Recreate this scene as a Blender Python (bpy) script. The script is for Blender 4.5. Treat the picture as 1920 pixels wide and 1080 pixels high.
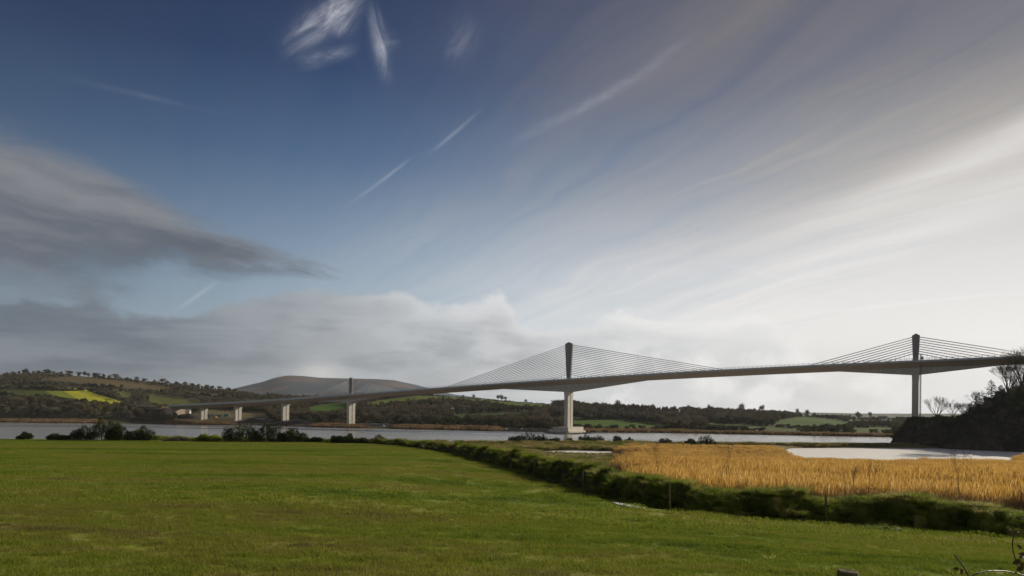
import bpy, math, random
import numpy as np
from mathutils import Vector, Matrix, noise as mn
R = math.radians
rng = random.Random(7)
for o in list(bpy.data.objects): bpy.data.objects.remove(o)
scene = bpy.context.scene
COL = scene.collection

# ------------------------------------------------------------------ camera
CAMZ = 14.0; F = 1280.0; PY = 777.2; ROLL = R(0.573)
cam_d = bpy.data.cameras.new("camera"); cam = bpy.data.objects.new("camera", cam_d); COL.objects.link(cam)
cam_d.sensor_width = 36; cam_d.lens = 24; cam_d.shift_y = (PY - 540) / 1920.0
cam_d.clip_start = 0.1; cam_d.clip_end = 60000
cam.matrix_world = Matrix.Translation((0, 0, CAMZ)) @ Matrix.Rotation(R(90), 4, 'X') @ Matrix.Rotation(ROLL, 4, 'Z')
scene.camera = cam
cR, sR = math.cos(ROLL), math.sin(ROLL)
def pix(x, y, D):                      # photo pixel at depth D -> world point
    u = (x - 960) / F; v = -(y - PY) / F
    return Vector((D * (u * cR - v * sR), D, CAMZ + D * (u * sR + v * cR)))
def proj(X, Y, Z):                     # world -> photo pixel
    a = X / Y; b = (Z - CAMZ) / Y
    return 960 + F * (a * cR + b * sR), PY - F * (-a * sR + b * cR)
def lin(v): v /= 255.0; return v / 12.92 if v <= .04045 else ((v + .055) / 1.055) ** 2.4
def C(r, g, b): return (lin(r), lin(g), lin(b), 1)

# ------------------------------------------------------------------ node helper
class NT:
    def __init__(s, tree): s.t = tree; s.n = tree.nodes; s.l = tree.links
    def put(s, inp, v):
        if isinstance(v, E): s.l.new(v.s, inp)
        elif isinstance(v, bpy.types.NodeSocket): s.l.new(v, inp)
        elif v is not None: inp.default_value = v
    def math(s, op, a, b=None, c=None, clamp=False):
        n = s.n.new('ShaderNodeMath'); n.operation = op; n.use_clamp = clamp
        s.put(n.inputs[0], a)
        if b is not None: s.put(n.inputs[1], b)
        if c is not None: s.put(n.inputs[2], c)
        return E(s, n.outputs[0])
    def mix(s, f, a, b, mode='MIX'):
        n = s.n.new('ShaderNodeMix'); n.data_type = 'RGBA'; n.blend_type = mode
        s.put(n.inputs[0], f); s.put(n.inputs[6], a); s.put(n.inputs[7], b)
        return E(s, n.outputs[2])
    def comb(s, x, y, z):
        n = s.n.new('ShaderNodeCombineXYZ'); s.put(n.inputs[0], x); s.put(n.inputs[1], y); s.put(n.inputs[2], z); return E(s, n.outputs[0])
    def noise(s, v, scale, detail=4, rough=.5, dist=0):
        n = s.n.new('ShaderNodeTexNoise'); s.put(n.inputs['Vector'], v); n.inputs['Scale'].default_value = scale
        n.inputs['Detail'].default_value = detail; n.inputs['Roughness'].default_value = rough; n.inputs['Distortion'].default_value = dist
        return E(s, n.outputs[0])
    def map(s, v, sc=(1, 1, 1), rot=(0, 0, 0), loc=(0, 0, 0)):
        n = s.n.new('ShaderNodeMapping'); s.put(n.inputs['Vector'], v); n.inputs['Scale'].default_value = sc
        n.inputs['Rotation'].default_value = rot; n.inputs['Location'].default_value = loc; return E(s, n.outputs[0])
    def ss(s, v, a, b):                # smoothstep a..b (a may exceed b)
        n = s.n.new('ShaderNodeMapRange'); n.interpolation_type = 'SMOOTHSTEP'
        s.put(n.inputs['Value'], v)
        if a < b: mn_, mx, o0, o1 = a, b, 0, 1
        else: mn_, mx, o0, o1 = b, a, 1, 0
        n.inputs['From Min'].default_value = mn_; n.inputs['From Max'].default_value = mx
        n.inputs['To Min'].default_value = o0; n.inputs['To Max'].default_value = o1
        return E(s, n.outputs[0])
    def ramp(s, v, pts, interp='LINEAR'):
        n = s.n.new('ShaderNodeValToRGB'); s.put(n.inputs[0], v); r = n.color_ramp; r.interpolation = interp
        while len(r.elements) < len(pts): r.elements.new(.5)
        for e, (p, c) in zip(r.elements, pts): e.position = p; e.color = c if len(c) == 4 else (*c, 1)
        return E(s, n.outputs[0])
    def curve(s, v, pts):              # piecewise curve of a 0..1 value
        n = s.n.new('ShaderNodeFloatCurve'); s.put(n.inputs['Value'], v); c = n.mapping.curves[0]
        for _ in range(len(pts) - 2): c.points.new(.5, .5)
        for p, (x, y) in zip(c.points, pts): p.location = (x, y)
        n.mapping.update(); return E(s, n.outputs[0])
class E:
    def __init__(s, nt, so): s.nt = nt; s.s = so
    def __add__(s, o): return s.nt.math('ADD', s, o)
    __radd__ = __add__
    def __sub__(s, o): return s.nt.math('SUBTRACT', s, o)
    def __rsub__(s, o): return s.nt.math('SUBTRACT', o, s)
    def __mul__(s, o): return s.nt.math('MULTIPLY', s, o)
    __rmul__ = __mul__
    def __truediv__(s, o): return s.nt.math('DIVIDE', s, o)

# ------------------------------------------------------------------ sky + sun
HAZE = 4.0e-5
SUN_AZ, SUN_EL = R(54), R(23)
scene.view_settings.view_transform = 'Standard'; scene.view_settings.look = 'None'
scene.cycles.max_bounces = 6; scene.cycles.transmission_bounces = 3; scene.cycles.diffuse_bounces = 3
scene.view_settings.exposure = 0; scene.view_settings.gamma = 1
world = bpy.data.worlds.new("World"); scene.world = world; world.use_nodes = True
w = NT(world.node_tree); w.n.clear()
def pe(x, y):
    p = pix(x, y, 1000) - Vector((0, 0, CAMZ)); p.normalize()
    return math.atan2(p.x, p.y), math.asin(p.z)
tc = w.n.new('ShaderNodeTexCoord'); dirv = E(w, tc.outputs['Generated'])
sx = w.n.new('ShaderNodeSeparateXYZ'); w.put(sx.inputs[0], dirv)
dx, dy, dz = (E(w, sx.outputs[i]) for i in range(3))
az = w.math('ARCTAN2', dx, dy); el = w.math('ARCSINE', dz)
sky = w.n.new('ShaderNodeTexSky'); sky.sky_type = 'NISHITA'; sky.sun_disc = False
sky.sun_elevation = SUN_EL; sky.sun_rotation = SUN_AZ; sky.air_density = 1.0; sky.dust_density = 1.0; sky.ozone_density = 3
nish = w.mix(1.0, E(w, sky.outputs[0]), (.035, .035, .035, 1), 'MULTIPLY')
# clear-sky body: pale at the horizon, deep blue overhead, darker away from the sun
body = w.ramp(el * (1 / 1.2), [(0, C(184, 200, 208)), (.10, C(160, 188, 206)), (.20, C(118, 152, 184)), (.29, C(66, 108, 152)), (.38, C(28, 68, 116)), (.48, C(14, 46, 92)), (1, C(8, 28, 66))])
side = w.ss(az, -.9, .25)
body = w.mix(1.0, body, w.mix(side, C(182, 180, 184), C(255, 255, 255)), 'MULTIPLY')
base = w.mix(.06, body, nish)
# veil of high cirrus, thickening to the right, streaked along one wind direction
pz = w.math('MAXIMUM', dz, .0) + .10
pv = w.comb(dx / pz, dy / pz, 0)
wind = R(27)
wp_ = w.noise(pv, .9, 4, .55); wq_ = w.noise(w.map(pv, loc=(5, 5, 0)), .35, 3, .5)
st = w.map(w.comb(dx / pz + (wp_ - .5) * .45 + (wq_ - .5) * .9, dy / pz, 0), sc=(1, 1, 1), rot=(0, 0, -wind))
st = w.map(st, sc=(1.0, .10, 1))
warp = w.noise(pv, .55, 3, .5)
n1 = w.noise(st, 1.7, 7, .62, .3); n2 = w.noise(w.map(st, sc=(3.2, 2.4, 1), loc=(3.1, 7.7, 0)), 1.6, 6, .65, .5)
n3 = w.noise(w.map(pv, sc=(1, 1, 1), loc=(9, 2, 0)), .8, 5, .6)
right = w.ss(az + el * -.22 + (warp - .5) * .25, -.42, .62)
veil = right * (.74 + (n1 - .5) * .65 + (n2 - .5) * .6 + (n3 - .5) * .6) + w.ss(el, .5, .06) * w.ss(az, -.6, .3) * .36 + (w.ss(n1, .45, .75) * .25 + (n2 - .5) * .3) * w.ss(az, -.7, -.1) * .55 + .05
veil = w.math('MULTIPLY', veil, 1.0, clamp=True)
vcol = w.ramp(el, [(0, C(238, 236, 233)), (.10, C(243, 241, 238)), (.20, C(224, 222, 221)), (.31, C(180, 176, 173)), (.42, C(146, 140, 136)), (.6, C(118, 113, 112)), (.9, C(90, 86, 92))])
s1 = w.mix(veil, base, vcol)
# bright streak bundle on the right
a1, e1 = pe(1500, 425); a2, e2 = pe(1920, 255)
sl = (e2 - e1) / (a2 - a1)
dd = el - (az - a1) * sl - e1 + (w.noise(dirv, 2.2, 3) - .5) * .03
def band(v, wd): return w.math('POWER', 2.718, (v * v) * (-1 / (wd * wd)))
str1 = band(dd, .022) * w.ss(az, .22, .62) * (n2 * 1.1 - .1)
dd2 = dd + .052
str2 = band(dd2, .03) * w.ss(az, .18, .6) * (n2 * 1.0)
s1 = w.mix(w.math('MULTIPLY', str1 * .9 + str2 * .7, 1.0, clamp=True), s1, C(250, 248, 246))
# warm glow round the (hidden) sun
sv = (math.sin(SUN_AZ) * math.cos(SUN_EL), math.cos(SUN_AZ) * math.cos(SUN_EL), math.sin(SUN_EL))
dt = dx * sv[0] + dy * sv[1] + dz * sv[2]
s1 = w.mix(w.ss(dt, .965, 1.0) * .6, s1, (1.8, 1.65, 1.45, 1))
# contrails and wisps as bands between two directions
def trail(col, x0, y0, x1, y1, wd, amt, rag=.5):
    a0, e0 = pe(x0, y0); a1, e1 = pe(x1, y1)
    L = math.hypot(a1 - a0, e1 - e0); tx, ty = (a1 - a0) / L, (e1 - e0) / L
    al = (az - a0) * tx + (el - e0) * ty; ac = (az - a0) * -ty + (el - e0) * tx
    fib = w.noise(w.comb(al * 16, ac * 48, x0 * .01), 1.0, 8, .68, .9)
    ac = ac + (w.noise(w.map(dirv, loc=(x0, 0, y0)), 7, 4, .6) - .5) * (wd * 1.5 + .006 * rag)
    m = band(ac, wd) * w.ss(al, -.12 * L, .45 * L) * w.ss(al, 1.15 * L, .5 * L) * (1 - rag + w.ss(fib, .32, .74) * rag * 1.25)
    return w.mix(w.math('MULTIPLY', m * amt, 1.0, clamp=True), s1, col)
n_r = w.noise(w.map(dirv, sc=(1, 1, 1), loc=(4, 4, 4)), 26, 5, .6)
white = C(225, 226, 232)
s1 = trail(white, 655, 382, 775, 292, .0021, .22)
s1 = trail(white, 800, 290, 900, 208, .0024, .18)
s1 = trail(white, 960, 270, 1290, 80, .0065, .20, .7)
s1 = trail(white, 728, 150, 695, 10, .0085, .50, .8)
s1 = trail(white, 700, 95, 748, 70, .009, .18, .9)
s1 = trail(white, 530, 92, 690, -20, .013, .46, .85)
s1 = trail(white, 620, 60, 660, -10, .016, .45, .9)
s1 = trail(white, 560, 120, 665, 90, .007, .24, .9)
s1 = trail(white, 840, 120, 890, 30, .016, .12, .95)
s1 = trail(white, 100, 140, 430, 215, .003, .05, .6)
s1 = trail(C(205, 215, 222), 325, 585, 420, 520, .0028, .25)
s1 = trail(C(250, 250, 250), 1450, 592, 2020, 535, .0020, .3, .4)
s1 = trail(C(250, 250, 250), 1290, 480, 1700, 570, .003, .08, .5)
# left bank of grey cloud, tapering to the right
fb = w.noise(w.map(dirv, sc=(1, 1, 2.6)), 3.2, 9, .56); fb2 = w.noise(w.map(dirv, sc=(1, 1, 2.2), loc=(5, 1, 2)), 7.5, 8, .6)
aL, eL = pe(-120, 352); aRr, eRr = pe(610, 512)
slc = (eRr - eL) / (aRr - aL)
half = (aRr - az) * (.082 / (aRr - aL)) + .004
off = (el - (az - aL) * slc - eL)
lay = w.noise(w.comb(az * 5 + (fb - .5) * 2, off * 34 + (fb2 - .5) * 1.5, 1.7), 1.0, 7, .6)
off = (off + (lay - .5) * .028 + (fb - .5) * .03) / w.math('MAXIMUM', half + .010, .010)
cl = w.ss(w.math('ABSOLUTE', off) + (fb - .5) * -1.6 + (fb2 - .5) * -1.4, 1.2, .40) * w.ss(az + (lay - .5) * .5 + (fb2 - .5) * .25, aRr + .05, aRr - .16)
ccol = w.mix(w.ss(off * .35 + (fb - .5) * 1.8 + (lay - .5) * 1.7 + (fb2 - .5) * .9, -.6, .7), C(84, 92, 104), C(132, 134, 139))
s1 = w.mix(cl * .92, s1, ccol)
# low stratocumulus belt along the horizon with lumpy tops
pts = []
for x, y in [(-900, 560), (-200, 566), (0, 570), (150, 572), (350, 590), (450, 560), (560, 548), (700, 540), (780, 560), (860, 572), (930, 562), (985, 592), (1120, 594), (1300, 588), (1420, 590), (1480, 640), (1600, 720), (2000, 700), (3200, 690)]:
    a, e = pe(x, y); pts.append(((a + 1.3) / 2.6, e))
top = w.curve(az * (1 / 2.6) + .5, pts)
lump = w.noise(w.map(dirv, sc=(1, 1, 1.5), loc=(1, 6, 3)), 9, 9, .55); lump2 = w.noise(w.map(dirv, sc=(1, 1, 3.5), loc=(2, 2, 8)), 5, 7, .58)
dtop = top - el + (lump - .5) * .11 + (lump2 - .5) * .05
low = w.ss(dtop, -.004, .012) * w.ss(dtop * -1 + az * .0, .6, -.02)
lit = w.ss(dtop + (lump - .5) * .04, .045, .0)                                   # sunlit tops of the cumulus
strat = w.noise(w.comb(az * 4, el * 26, .3), 1.0, 8, .58, .4)
lr = w.ss(az, -.60, .30)
shade_c = w.mix(w.ss(strat, .38, .62) * .65, w.mix(lr, C(90, 101, 114), C(192, 195, 198)), w.mix(lr, C(132, 140, 148), C(232, 232, 232)))
light_c = w.mix(lr, C(150, 160, 170), C(240, 239, 238))
lc = w.mix(w.math('MULTIPLY', lit * w.ss(az, -.5, 0) * .8 + w.ss(lump2 + (lump - .5) * .9, .42, .64) * w.ss(az, -.75, 0) * .55, 1.0, clamp=True), shade_c, light_c)
s1 = w.mix(low * .93, s1, lc)
# white billows low on the right
aB, eB = pe(1500, 735)
bil = w.ss(w.noise(w.map(dirv, sc=(1, 1, 1.4), loc=(7, 3, 1)), 10, 9, .52) + (w.noise(w.map(dirv, sc=(1, 1, 1.6), loc=(3, 8, 2)), 26, 6, .55) - .5) * .35 - .10 * w.ss(el, .05, .13), .43, .62)
s1 = w.mix(w.ss(az, .0, .14) * w.ss(az, .62, .48) * w.ss(el, .15, .06) * .7, s1, w.mix(w.ss(az, .1, .5), C(208, 211, 213), C(228, 226, 224)))
s1 = w.mix(bil * w.ss(az, .02, .16) * w.ss(az, .60, .48) * w.ss(el, .12, .07) * .75, s1, C(248, 247, 246))
# a lit break in the cloud right over the far mountain
aM, eM = pe(600, 700); gx = (az - aM) * (1 / .035); gy = (el - eM) * (1 / .018)
s1 = w.mix(w.math('POWER', 2.718, (gx * gx + gy * gy) * -1.0) * .75, s1, C(214, 214, 210))
ground_c = (.07, .075, .06, 1)
s1 = w.mix(w.ss(el, -.004, -.05), s1, ground_c)
bg = w.n.new('ShaderNodeBackground'); w.put(bg.inputs[0], s1); bg.inputs[1].default_value = 1.0
wo = w.n.new('ShaderNodeOutputWorld'); w.l.new(bg.outputs[0], wo.inputs[0])
sun_d = bpy.data.lights.new("sun", 'SUN'); sun_d.energy = 5.0; sun_d.angle = R(.6); sun_d.color = (1, .88, .69)
sun = bpy.data.objects.new("sun", sun_d); COL.objects.link(sun)
sun.rotation_euler = Vector(sv).to_track_quat('Z', 'Y').to_euler()

# ------------------------------------------------------------------ object helpers
def tag(o, label=None, cat=None, group=None, kind=None):
    if label: o['label'] = label
    if cat: o['category'] = cat
    if group: o['group'] = group
    if kind: o['kind'] = kind
    return o
def mesh(name, V, Fc, mats=None, mi=None, smooth=False, attr=None):
    me = bpy.data.meshes.new(name); me.from_pydata([tuple(v) for v in V], [], Fc)
    for m in (mats if isinstance(mats, (list, tuple)) else [mats]):
        if m: me.materials.append(m)
    if mi is not None: me.polygons.foreach_set('material_index', mi)
    if smooth: me.polygons.foreach_set('use_smooth', [True] * len(me.polygons))
    if attr is not None:
        for an, data in attr.items():
            ca = me.color_attributes.new(an, 'FLOAT_COLOR', 'POINT'); ca.data.foreach_set('color', np.asarray(data, dtype=np.float32).ravel())
    me.update(); return me
def obj(name, me, parent=None, loc=None):
    o = bpy.data.objects.new(name, me); COL.objects.link(o)
    if parent: o.parent = parent
    if loc is not None: o.location = loc
    return o
def empty(name, loc=(0, 0, 0), rz=0):
    o = bpy.data.objects.new(name, None); COL.objects.link(o); o.location = loc; o.rotation_euler = (0, 0, rz); return o
class MB:
    def __init__(s): s.V = []; s.F = []; s.M = []
    def quad(s, a, b, c, d, m=0): i = len(s.V); s.V += [a, b, c, d]; s.F.append((i, i + 1, i + 2, i + 3)); s.M.append(m)
    def tri(s, a, b, c, m=0): i = len(s.V); s.V += [a, b, c]; s.F.append((i, i + 1, i + 2)); s.M.append(m)
    def box(s, c, dx, dy, dz, ax=None, m=0, top=None):
        # c centre of the base; ax = (ex, ey) unit vectors in plan; top = scale of the top face
        ex, ey = ax if ax else (Vector((1, 0, 0)), Vector((0, 1, 0))); ez = Vector((0, 0, 1)); c = Vector(c); t = top or (1, 1)
        i = len(s.V)
        for zz, kx, ky in ((0, 1, 1), (dz, t[0], t[1])):
            for a, b in ((-1, -1), (1, -1), (1, 1), (-1, 1)): s.V.append(c + ex * a * dx / 2 * kx + ey * b * dy / 2 * ky + ez * zz)
        for f in ((0, 3, 2, 1), (4, 5, 6, 7), (0, 1, 5, 4), (1, 2, 6, 5), (2, 3, 7, 6), (3, 0, 4, 7)): s.F.append(tuple(i + k for k in f)); s.M.append(m)
    def tube(s, p, q, r0, r1, n=6, m=0, cap=True):
        p = Vector(p); q = Vector(q); d = (q - p)
        if d.length < 1e-6: return
        d.normalize(); a = d.orthogonal().normalized(); b = d.cross(a); i = len(s.V)
        for c, r in ((p, r0), (q, r1)):
            for k in range(n): t = 2 * math.pi * k / n; s.V.append(c + a * math.cos(t) * r + b * math.sin(t) * r)
        for k in range(n): s.F.append((i + k, i + (k + 1) % n, i + n + (k + 1) % n, i + n + k)); s.M.append(m)
        if cap: s.F.append(tuple(i + n + k for k in range(n))); s.M.append(m); s.F.append(tuple(i + n - 1 - k for k in range(n))); s.M.append(m)
    def me(s, name, mats, smooth=False): return mesh(name, s.V, s.F, mats, s.M, smooth)
    def obj(s, name, mats, parent=None, smooth=False): return obj(name, s.me(name, mats, smooth), parent)

def material(name, rough=.8, spec=.3):
    m = bpy.data.materials.new(name); m.use_nodes = True; t = NT(m.node_tree)
    b = m.node_tree.nodes['Principled BSDF']; b.inputs['Roughness'].default_value = rough; b.inputs['Specular IOR Level'].default_value = spec
    geo = t.n.new('ShaderNodeNewGeometry'); pos = E(t, geo.outputs['Position'])
    return m, t, b, pos
def bump(t, b, h, strength, dist=.1):
    n = t.n.new('ShaderNodeBump'); n.inputs['Strength'].default_value = strength; n.inputs['Distance'].default_value = dist
    t.put(n.inputs['Height'], h); t.l.new(n.outputs[0], b.inputs['Normal'])
def simple(name, col, col2=None, scale=2, rough=.8, spec=.3, bmp=.0, sc=(1, 1, 1), coord='pos'):
    m, t, b, pos = material(name, rough, spec)
    if coord == 'obj':
        k = t.n.new('ShaderNodeTexCoord'); pos = E(t, k.outputs['Object'])
    n = t.noise(t.map(pos, sc=sc), scale, 5, .6)
    t.put(b.inputs['Base Color'], t.mix(t.ss(n, .3, .7), (*col, 1), (*(col2 or tuple(c * .7 for c in col)), 1)))
    if bmp: bump(t, b, n, bmp)
    return m
def leafy(name, cols, scale=1.0, trans=.35, rough=.7, rand=.35, spec=.08):
    """foliage: colour varies in patches and per instance, light passes through"""
    m, t, b, pos = material(name, rough, spec)
    n = t.noise(pos, scale, 4, .6); oi = t.n.new('ShaderNodeObjectInfo'); rn = E(t, oi.outputs['Random'])
    v = n * (1 - rand) + rn * rand
    c = t.ramp(v, [(.25 + .5 * i / max(1, len(cols) - 1), (*q, 1)) for i, q in enumerate(cols)])
    t.put(b.inputs['Base Color'], c)
    tr = t.n.new('ShaderNodeBsdfTranslucent'); t.put(tr.inputs[0], c)
    ms = t.n.new('ShaderNodeMixShader'); ms.inputs[0].default_value = trans
    out = m.node_tree.nodes['Material Output']
    t.l.new(b.outputs[0], ms.inputs[1]); t.l.new(tr.outputs[0], ms.inputs[2]); t.l.new(ms.outputs[0], out.inputs[0])
    return m

# materials ---------------------------------------------------------------
def field_colour(t, pos):
    st1 = t.noise(t.map(pos, sc=(.035, .13, 1), rot=(0, 0, R(6))), 1.0, 6, .62)
    st2 = t.noise(t.map(pos, sc=(.5, 1.7, 1)), 1.0, 6, .68)
    st3 = t.noise(pos, 5.5, 4, .7)
    v = (st1 - .5) * 1.15 + (st2 - .5) * .75 + (st3 - .5) * .35 + .535
    return t.ramp(v, [(.34, (.060, .100, .010, 1)), (.45, (.128, .180, .015, 1)), (.56, (.185, .218, .024, 1)), (.68, (.21, .20, .045, 1)), (.80, (.13, .105, .045, 1))]), st2, st3
M_field, t, b, pos = material("field_turf", .9, .1)
c, q2, q3 = field_colour(t, pos); t.put(b.inputs['Base Color'], c)
bump(t, b, q3 * .5 + q2 + t.noise(pos, 30, 3) * .3, .9, .12)
def blade_mat(name, tint=None):
    m, t, b, pos = material(name, .6, .12)
    c, _, _ = field_colour(t, pos)
    hn = t.n.new('ShaderNodeObjectInfo')
    c = t.mix(t.ss(E(t, hn.outputs['Random']), .0, 1.0) * .35, c, (.16, .20, .035, 1))
    t.put(b.inputs['Base Color'], c)
    tr = t.n.new('ShaderNodeBsdfTranslucent'); t.put(tr.inputs[0], c)
    ms = t.n.new('ShaderNodeMixShader'); ms.inputs[0].default_value = .45
    t.l.new(b.outputs[0], ms.inputs[1]); t.l.new(tr.outputs[0], ms.inputs[2]); t.l.new(ms.outputs[0], m.node_tree.nodes['Material Output'].inputs[0])
    return m
M_blade = blade_mat("grass_blades")
M_long = leafy("long_grass_leaf", [(.055, .085, .010), (.14, .19, .016), (.22, .27, .03), (.46, .39, .16)], 1.4, .5, .5, .4)
M_bank = simple("bank_turf", (.030, .045, .010), (.060, .060, .022), 1.3, .95, .1, .8)
M_marsh = simple("marsh_turf", (.10, .11, .03), (.17, .125, .06), .22, .95, .1, .6)
M_reed = None
m, t, b, pos = material("reed_stalks", .55, .3)
tcn = t.n.new('ShaderNodeTexCoord'); so = t.n.new('ShaderNodeSeparateXYZ'); t.l.new(tcn.outputs['Object'], so.inputs[0])
hh = t.ss(E(t, so.outputs[2]) + (t.noise(pos, 1.3, 3, .6) - .5) * 1.0, 1.9, 3.3)  # brown lower stems, raised higher to paint the shade at their base
big = t.noise(pos, .06, 4, .6); sm = t.noise(pos, 2.0, 3, .6)
isl = E(t, t.n.new('ShaderNodeNewGeometry').outputs['Random Per Island'])
gold = t.ramp(big * .35 + isl * .65, [(.08, (.15, .07, .018, 1)), (.3, (.42, .235, .045, 1)), (.62, (.59, .37, .09, 1)), (.92, (.78, .59, .28, 1))])
cc = t.mix(hh, t.mix(isl, (.12, .07, .04, 1), (.25, .16, .09, 1)), gold)
t.put(b.inputs['Base Color'], cc); tr = t.n.new('ShaderNodeBsdfTranslucent'); t.put(tr.inputs[0], cc)
ms = t.n.new('ShaderNodeMixShader'); ms.inputs[0].default_value = .5
t.l.new(b.outputs[0], ms.inputs[1]); t.l.new(tr.outputs[0], ms.inputs[2]); t.l.new(ms.outputs[0], m.node_tree.nodes['Material Output'].inputs[0])
M_reed = m
M_farreed = leafy("far_reeds", [(.15, .10, .055), (.23, .155, .08), (.28, .20, .11)], .05, .3)
M_twig = leafy("bare_twigs", [(.080, .072, .048), (.120, .106, .070), (.165, .145, .095)], .02, .15, .9, .6)
M_ivy = leafy("dark_leaves", [(.026, .036, .014), (.045, .058, .020), (.07, .082, .028)], .02, .2, .8, .6)
M_brush = leafy('dark_brush', [(.05, .04, .028), (.09, .072, .05), (.13, .105, .075)], .3, .15, .9, .6)
M_gold = leafy("willow_twigs", [(.10, .085, .04), (.15, .125, .05), (.17, .15, .06)], .02, .25, .9, .6)
M_bark = simple("bark", (.05, .042, .034), (.09, .078, .06), 3, .95, .1, .4)
M_gorse = leafy("gorse_needles", [(.020, .030, .010), (.036, .052, .014), (.055, .072, .02)], 1.2, .2, .7, .15)
M_gorsef = simple("gorse_flowers", (.45, .30, .02), (.30, .20, .02), 5, .7)
M_conc = None
def concrete(name, c1, c2, board=0.0):
    m, t, b, pos = material(name, .75, .25)
    n = t.noise(pos, .35, 7, .65); n2 = t.noise(t.map(pos, sc=(1, 1, .12)), 1.6, 5, .65)
    v = n * .5 + n2 * .5
    col = t.mix(t.ss(v, .35, .65), (*c1, 1), (*c2, 1))
    if board:
        k = t.n.new('ShaderNodeTexWave'); k.bands_direction = 'X'; k.inputs['Scale'].default_value = .28; k.inputs['Distortion'].default_value = .6
        k.inputs['Detail'].default_value = 3; t.put(k.inputs['Vector'], t.map(pos, rot=(0, 0, R(31.5))))
        col = t.mix(t.ss(E(t, k.outputs['Fac']), .82, .97) * board, col, tuple(x * .45 for x in c1) + (1,))
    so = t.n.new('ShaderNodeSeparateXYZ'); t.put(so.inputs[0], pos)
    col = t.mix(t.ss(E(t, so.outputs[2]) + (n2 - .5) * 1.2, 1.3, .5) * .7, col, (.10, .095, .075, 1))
    t.put(b.inputs['Base Color'], col); bump(t, b, n, .15, .05); return m
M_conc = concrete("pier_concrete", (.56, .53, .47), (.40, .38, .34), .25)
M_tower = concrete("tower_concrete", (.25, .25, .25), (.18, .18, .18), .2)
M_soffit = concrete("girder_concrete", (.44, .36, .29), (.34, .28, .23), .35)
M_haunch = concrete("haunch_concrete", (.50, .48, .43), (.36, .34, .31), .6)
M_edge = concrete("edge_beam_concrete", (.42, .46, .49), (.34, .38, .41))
M_rail = simple("galvanised_steel", (.40, .45, .49), (.33, .38, .42), 1, .45, .5)
M_cable = simple("cable_sheath", (.88, .88, .88), (.82, .82, .83), .3, .4, .5)
M_dark = simple("dark_steel", (.05, .055, .06), (.08, .08, .08), 1, .5, .5)
M_asph = simple("asphalt", (.05, .05, .05), (.07, .07, .07), 3)
M_white = simple("white_render", (.72, .71, .68), (.62, .61, .57), 1)
M_slate = simple("slate_roof", (.10, .105, .12), (.14, .14, .15), 2)
M_metalroof = simple("pale_sheet_metal", (.5, .5, .48), (.38, .38, .36), 1)
M_glass = simple("dark_pane", (.02, .025, .03), (.03, .03, .035), 1, .1, .6)
M_teal = simple("teal_paint", (.03, .28, .32), (.02, .2, .24), 1, .5)
M_orange = simple("orange_paint", (.62, .25, .04), (.5, .2, .03), 1, .5)
M_red = simple("rust_paint", (.35, .08, .04), (.28, .07, .04), 1, .6)
M_wood = simple("weathered_post", (.16, .14, .06), (.08, .07, .04), 12, .9, .2, .5, (1, 1, .2))
M_rock = simple("cliff_rock", (.07, .055, .042), (.03, .025, .02), .35, .95, .1, .9)
M_stone = simple("riprap_stone", (.12, .12, .12), (.07, .07, .07), .8, .9, .2, .5)
M_mud = simple("mud", (.075, .068, .06), (.05, .046, .042), .05, .35, .5, .3)
M_plastic = simple("white_plastic", (.75, .75, .75), (.65, .66, .68), 3, .4, .5)
M_wet = simple("wet_mud", (.05, .045, .03), (.03, .03, .02), 1.5, .2, .5, .2)

# water
M_water, t, b, pos = material("river_water", .16, .5)
b.inputs['Base Color'].default_value = (.24, .235, .22, 1); b.inputs['IOR'].default_value = 1.33
wv = t.noise(t.map(pos, sc=(.30, .9, 1), rot=(0, 0, R(-15))), 1.0, 6, .62, .6)
wv2 = t.noise(t.map(pos, sc=(.03, .10, 1)), 1.0, 3, .5)
bump(t, b, wv + t.ss(wv2, .3, .7) * .4, .34, .45)
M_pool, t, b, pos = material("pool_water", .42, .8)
b.inputs['Base Color'].default_value = (.80, .79, .76, 1)  # near-white base colour stands in for sun glare on the water
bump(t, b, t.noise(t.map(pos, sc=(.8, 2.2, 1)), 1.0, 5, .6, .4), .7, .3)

# ------------------------------------------------------------------ ground functions
HU = [(-1.9, 130), (-1.45, 130), (-.75, 130), (-.28, 128), (-.211, 125), (-.155, 118), (-.111, 99), (-.0734, 88), (-.019, 73), (.0336, 57), (.105, 43), (.16, 36.5), (.233, 32.5), (.32, 31.5), (.4625, 31.5), (.75, 29), (1.5, 30), (3, 36)]
hu = np.array([a for a, _ in HU]); hd = np.array([d for _, d in HU])
def Dh(u): return float(np.interp(u, hu, hd))
def zfield(X, Y):
    D = max(Y, 0.0)
    dr = 1.65 + 4.75 * (1 - math.exp(-D / 45.0)) + max(-10, X) * .055 * min(1, D / 30.0)
    return CAMZ - dr + .10 * mn.noise(Vector((X * .11, Y * .16, 0))) * min(1, D / 8)
RB = [(-1.9, 165), (-.30, 165), (-.25, 190), (-.19, 285), (-.1, 300), (0, 308), (.2, 322), (.5, 334), (.6, 345), (.9, 340), (2, 330)]
rbu = np.array([a for a, _ in RB]); rbd = np.array([d for _, d in RB])
def Drb(u): return float(np.interp(u, rbu, rbd))
def sst(a, b, x):
    t = min(1, max(0, (x - a) / (b - a))); return t * t * (3 - 2 * t)
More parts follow.
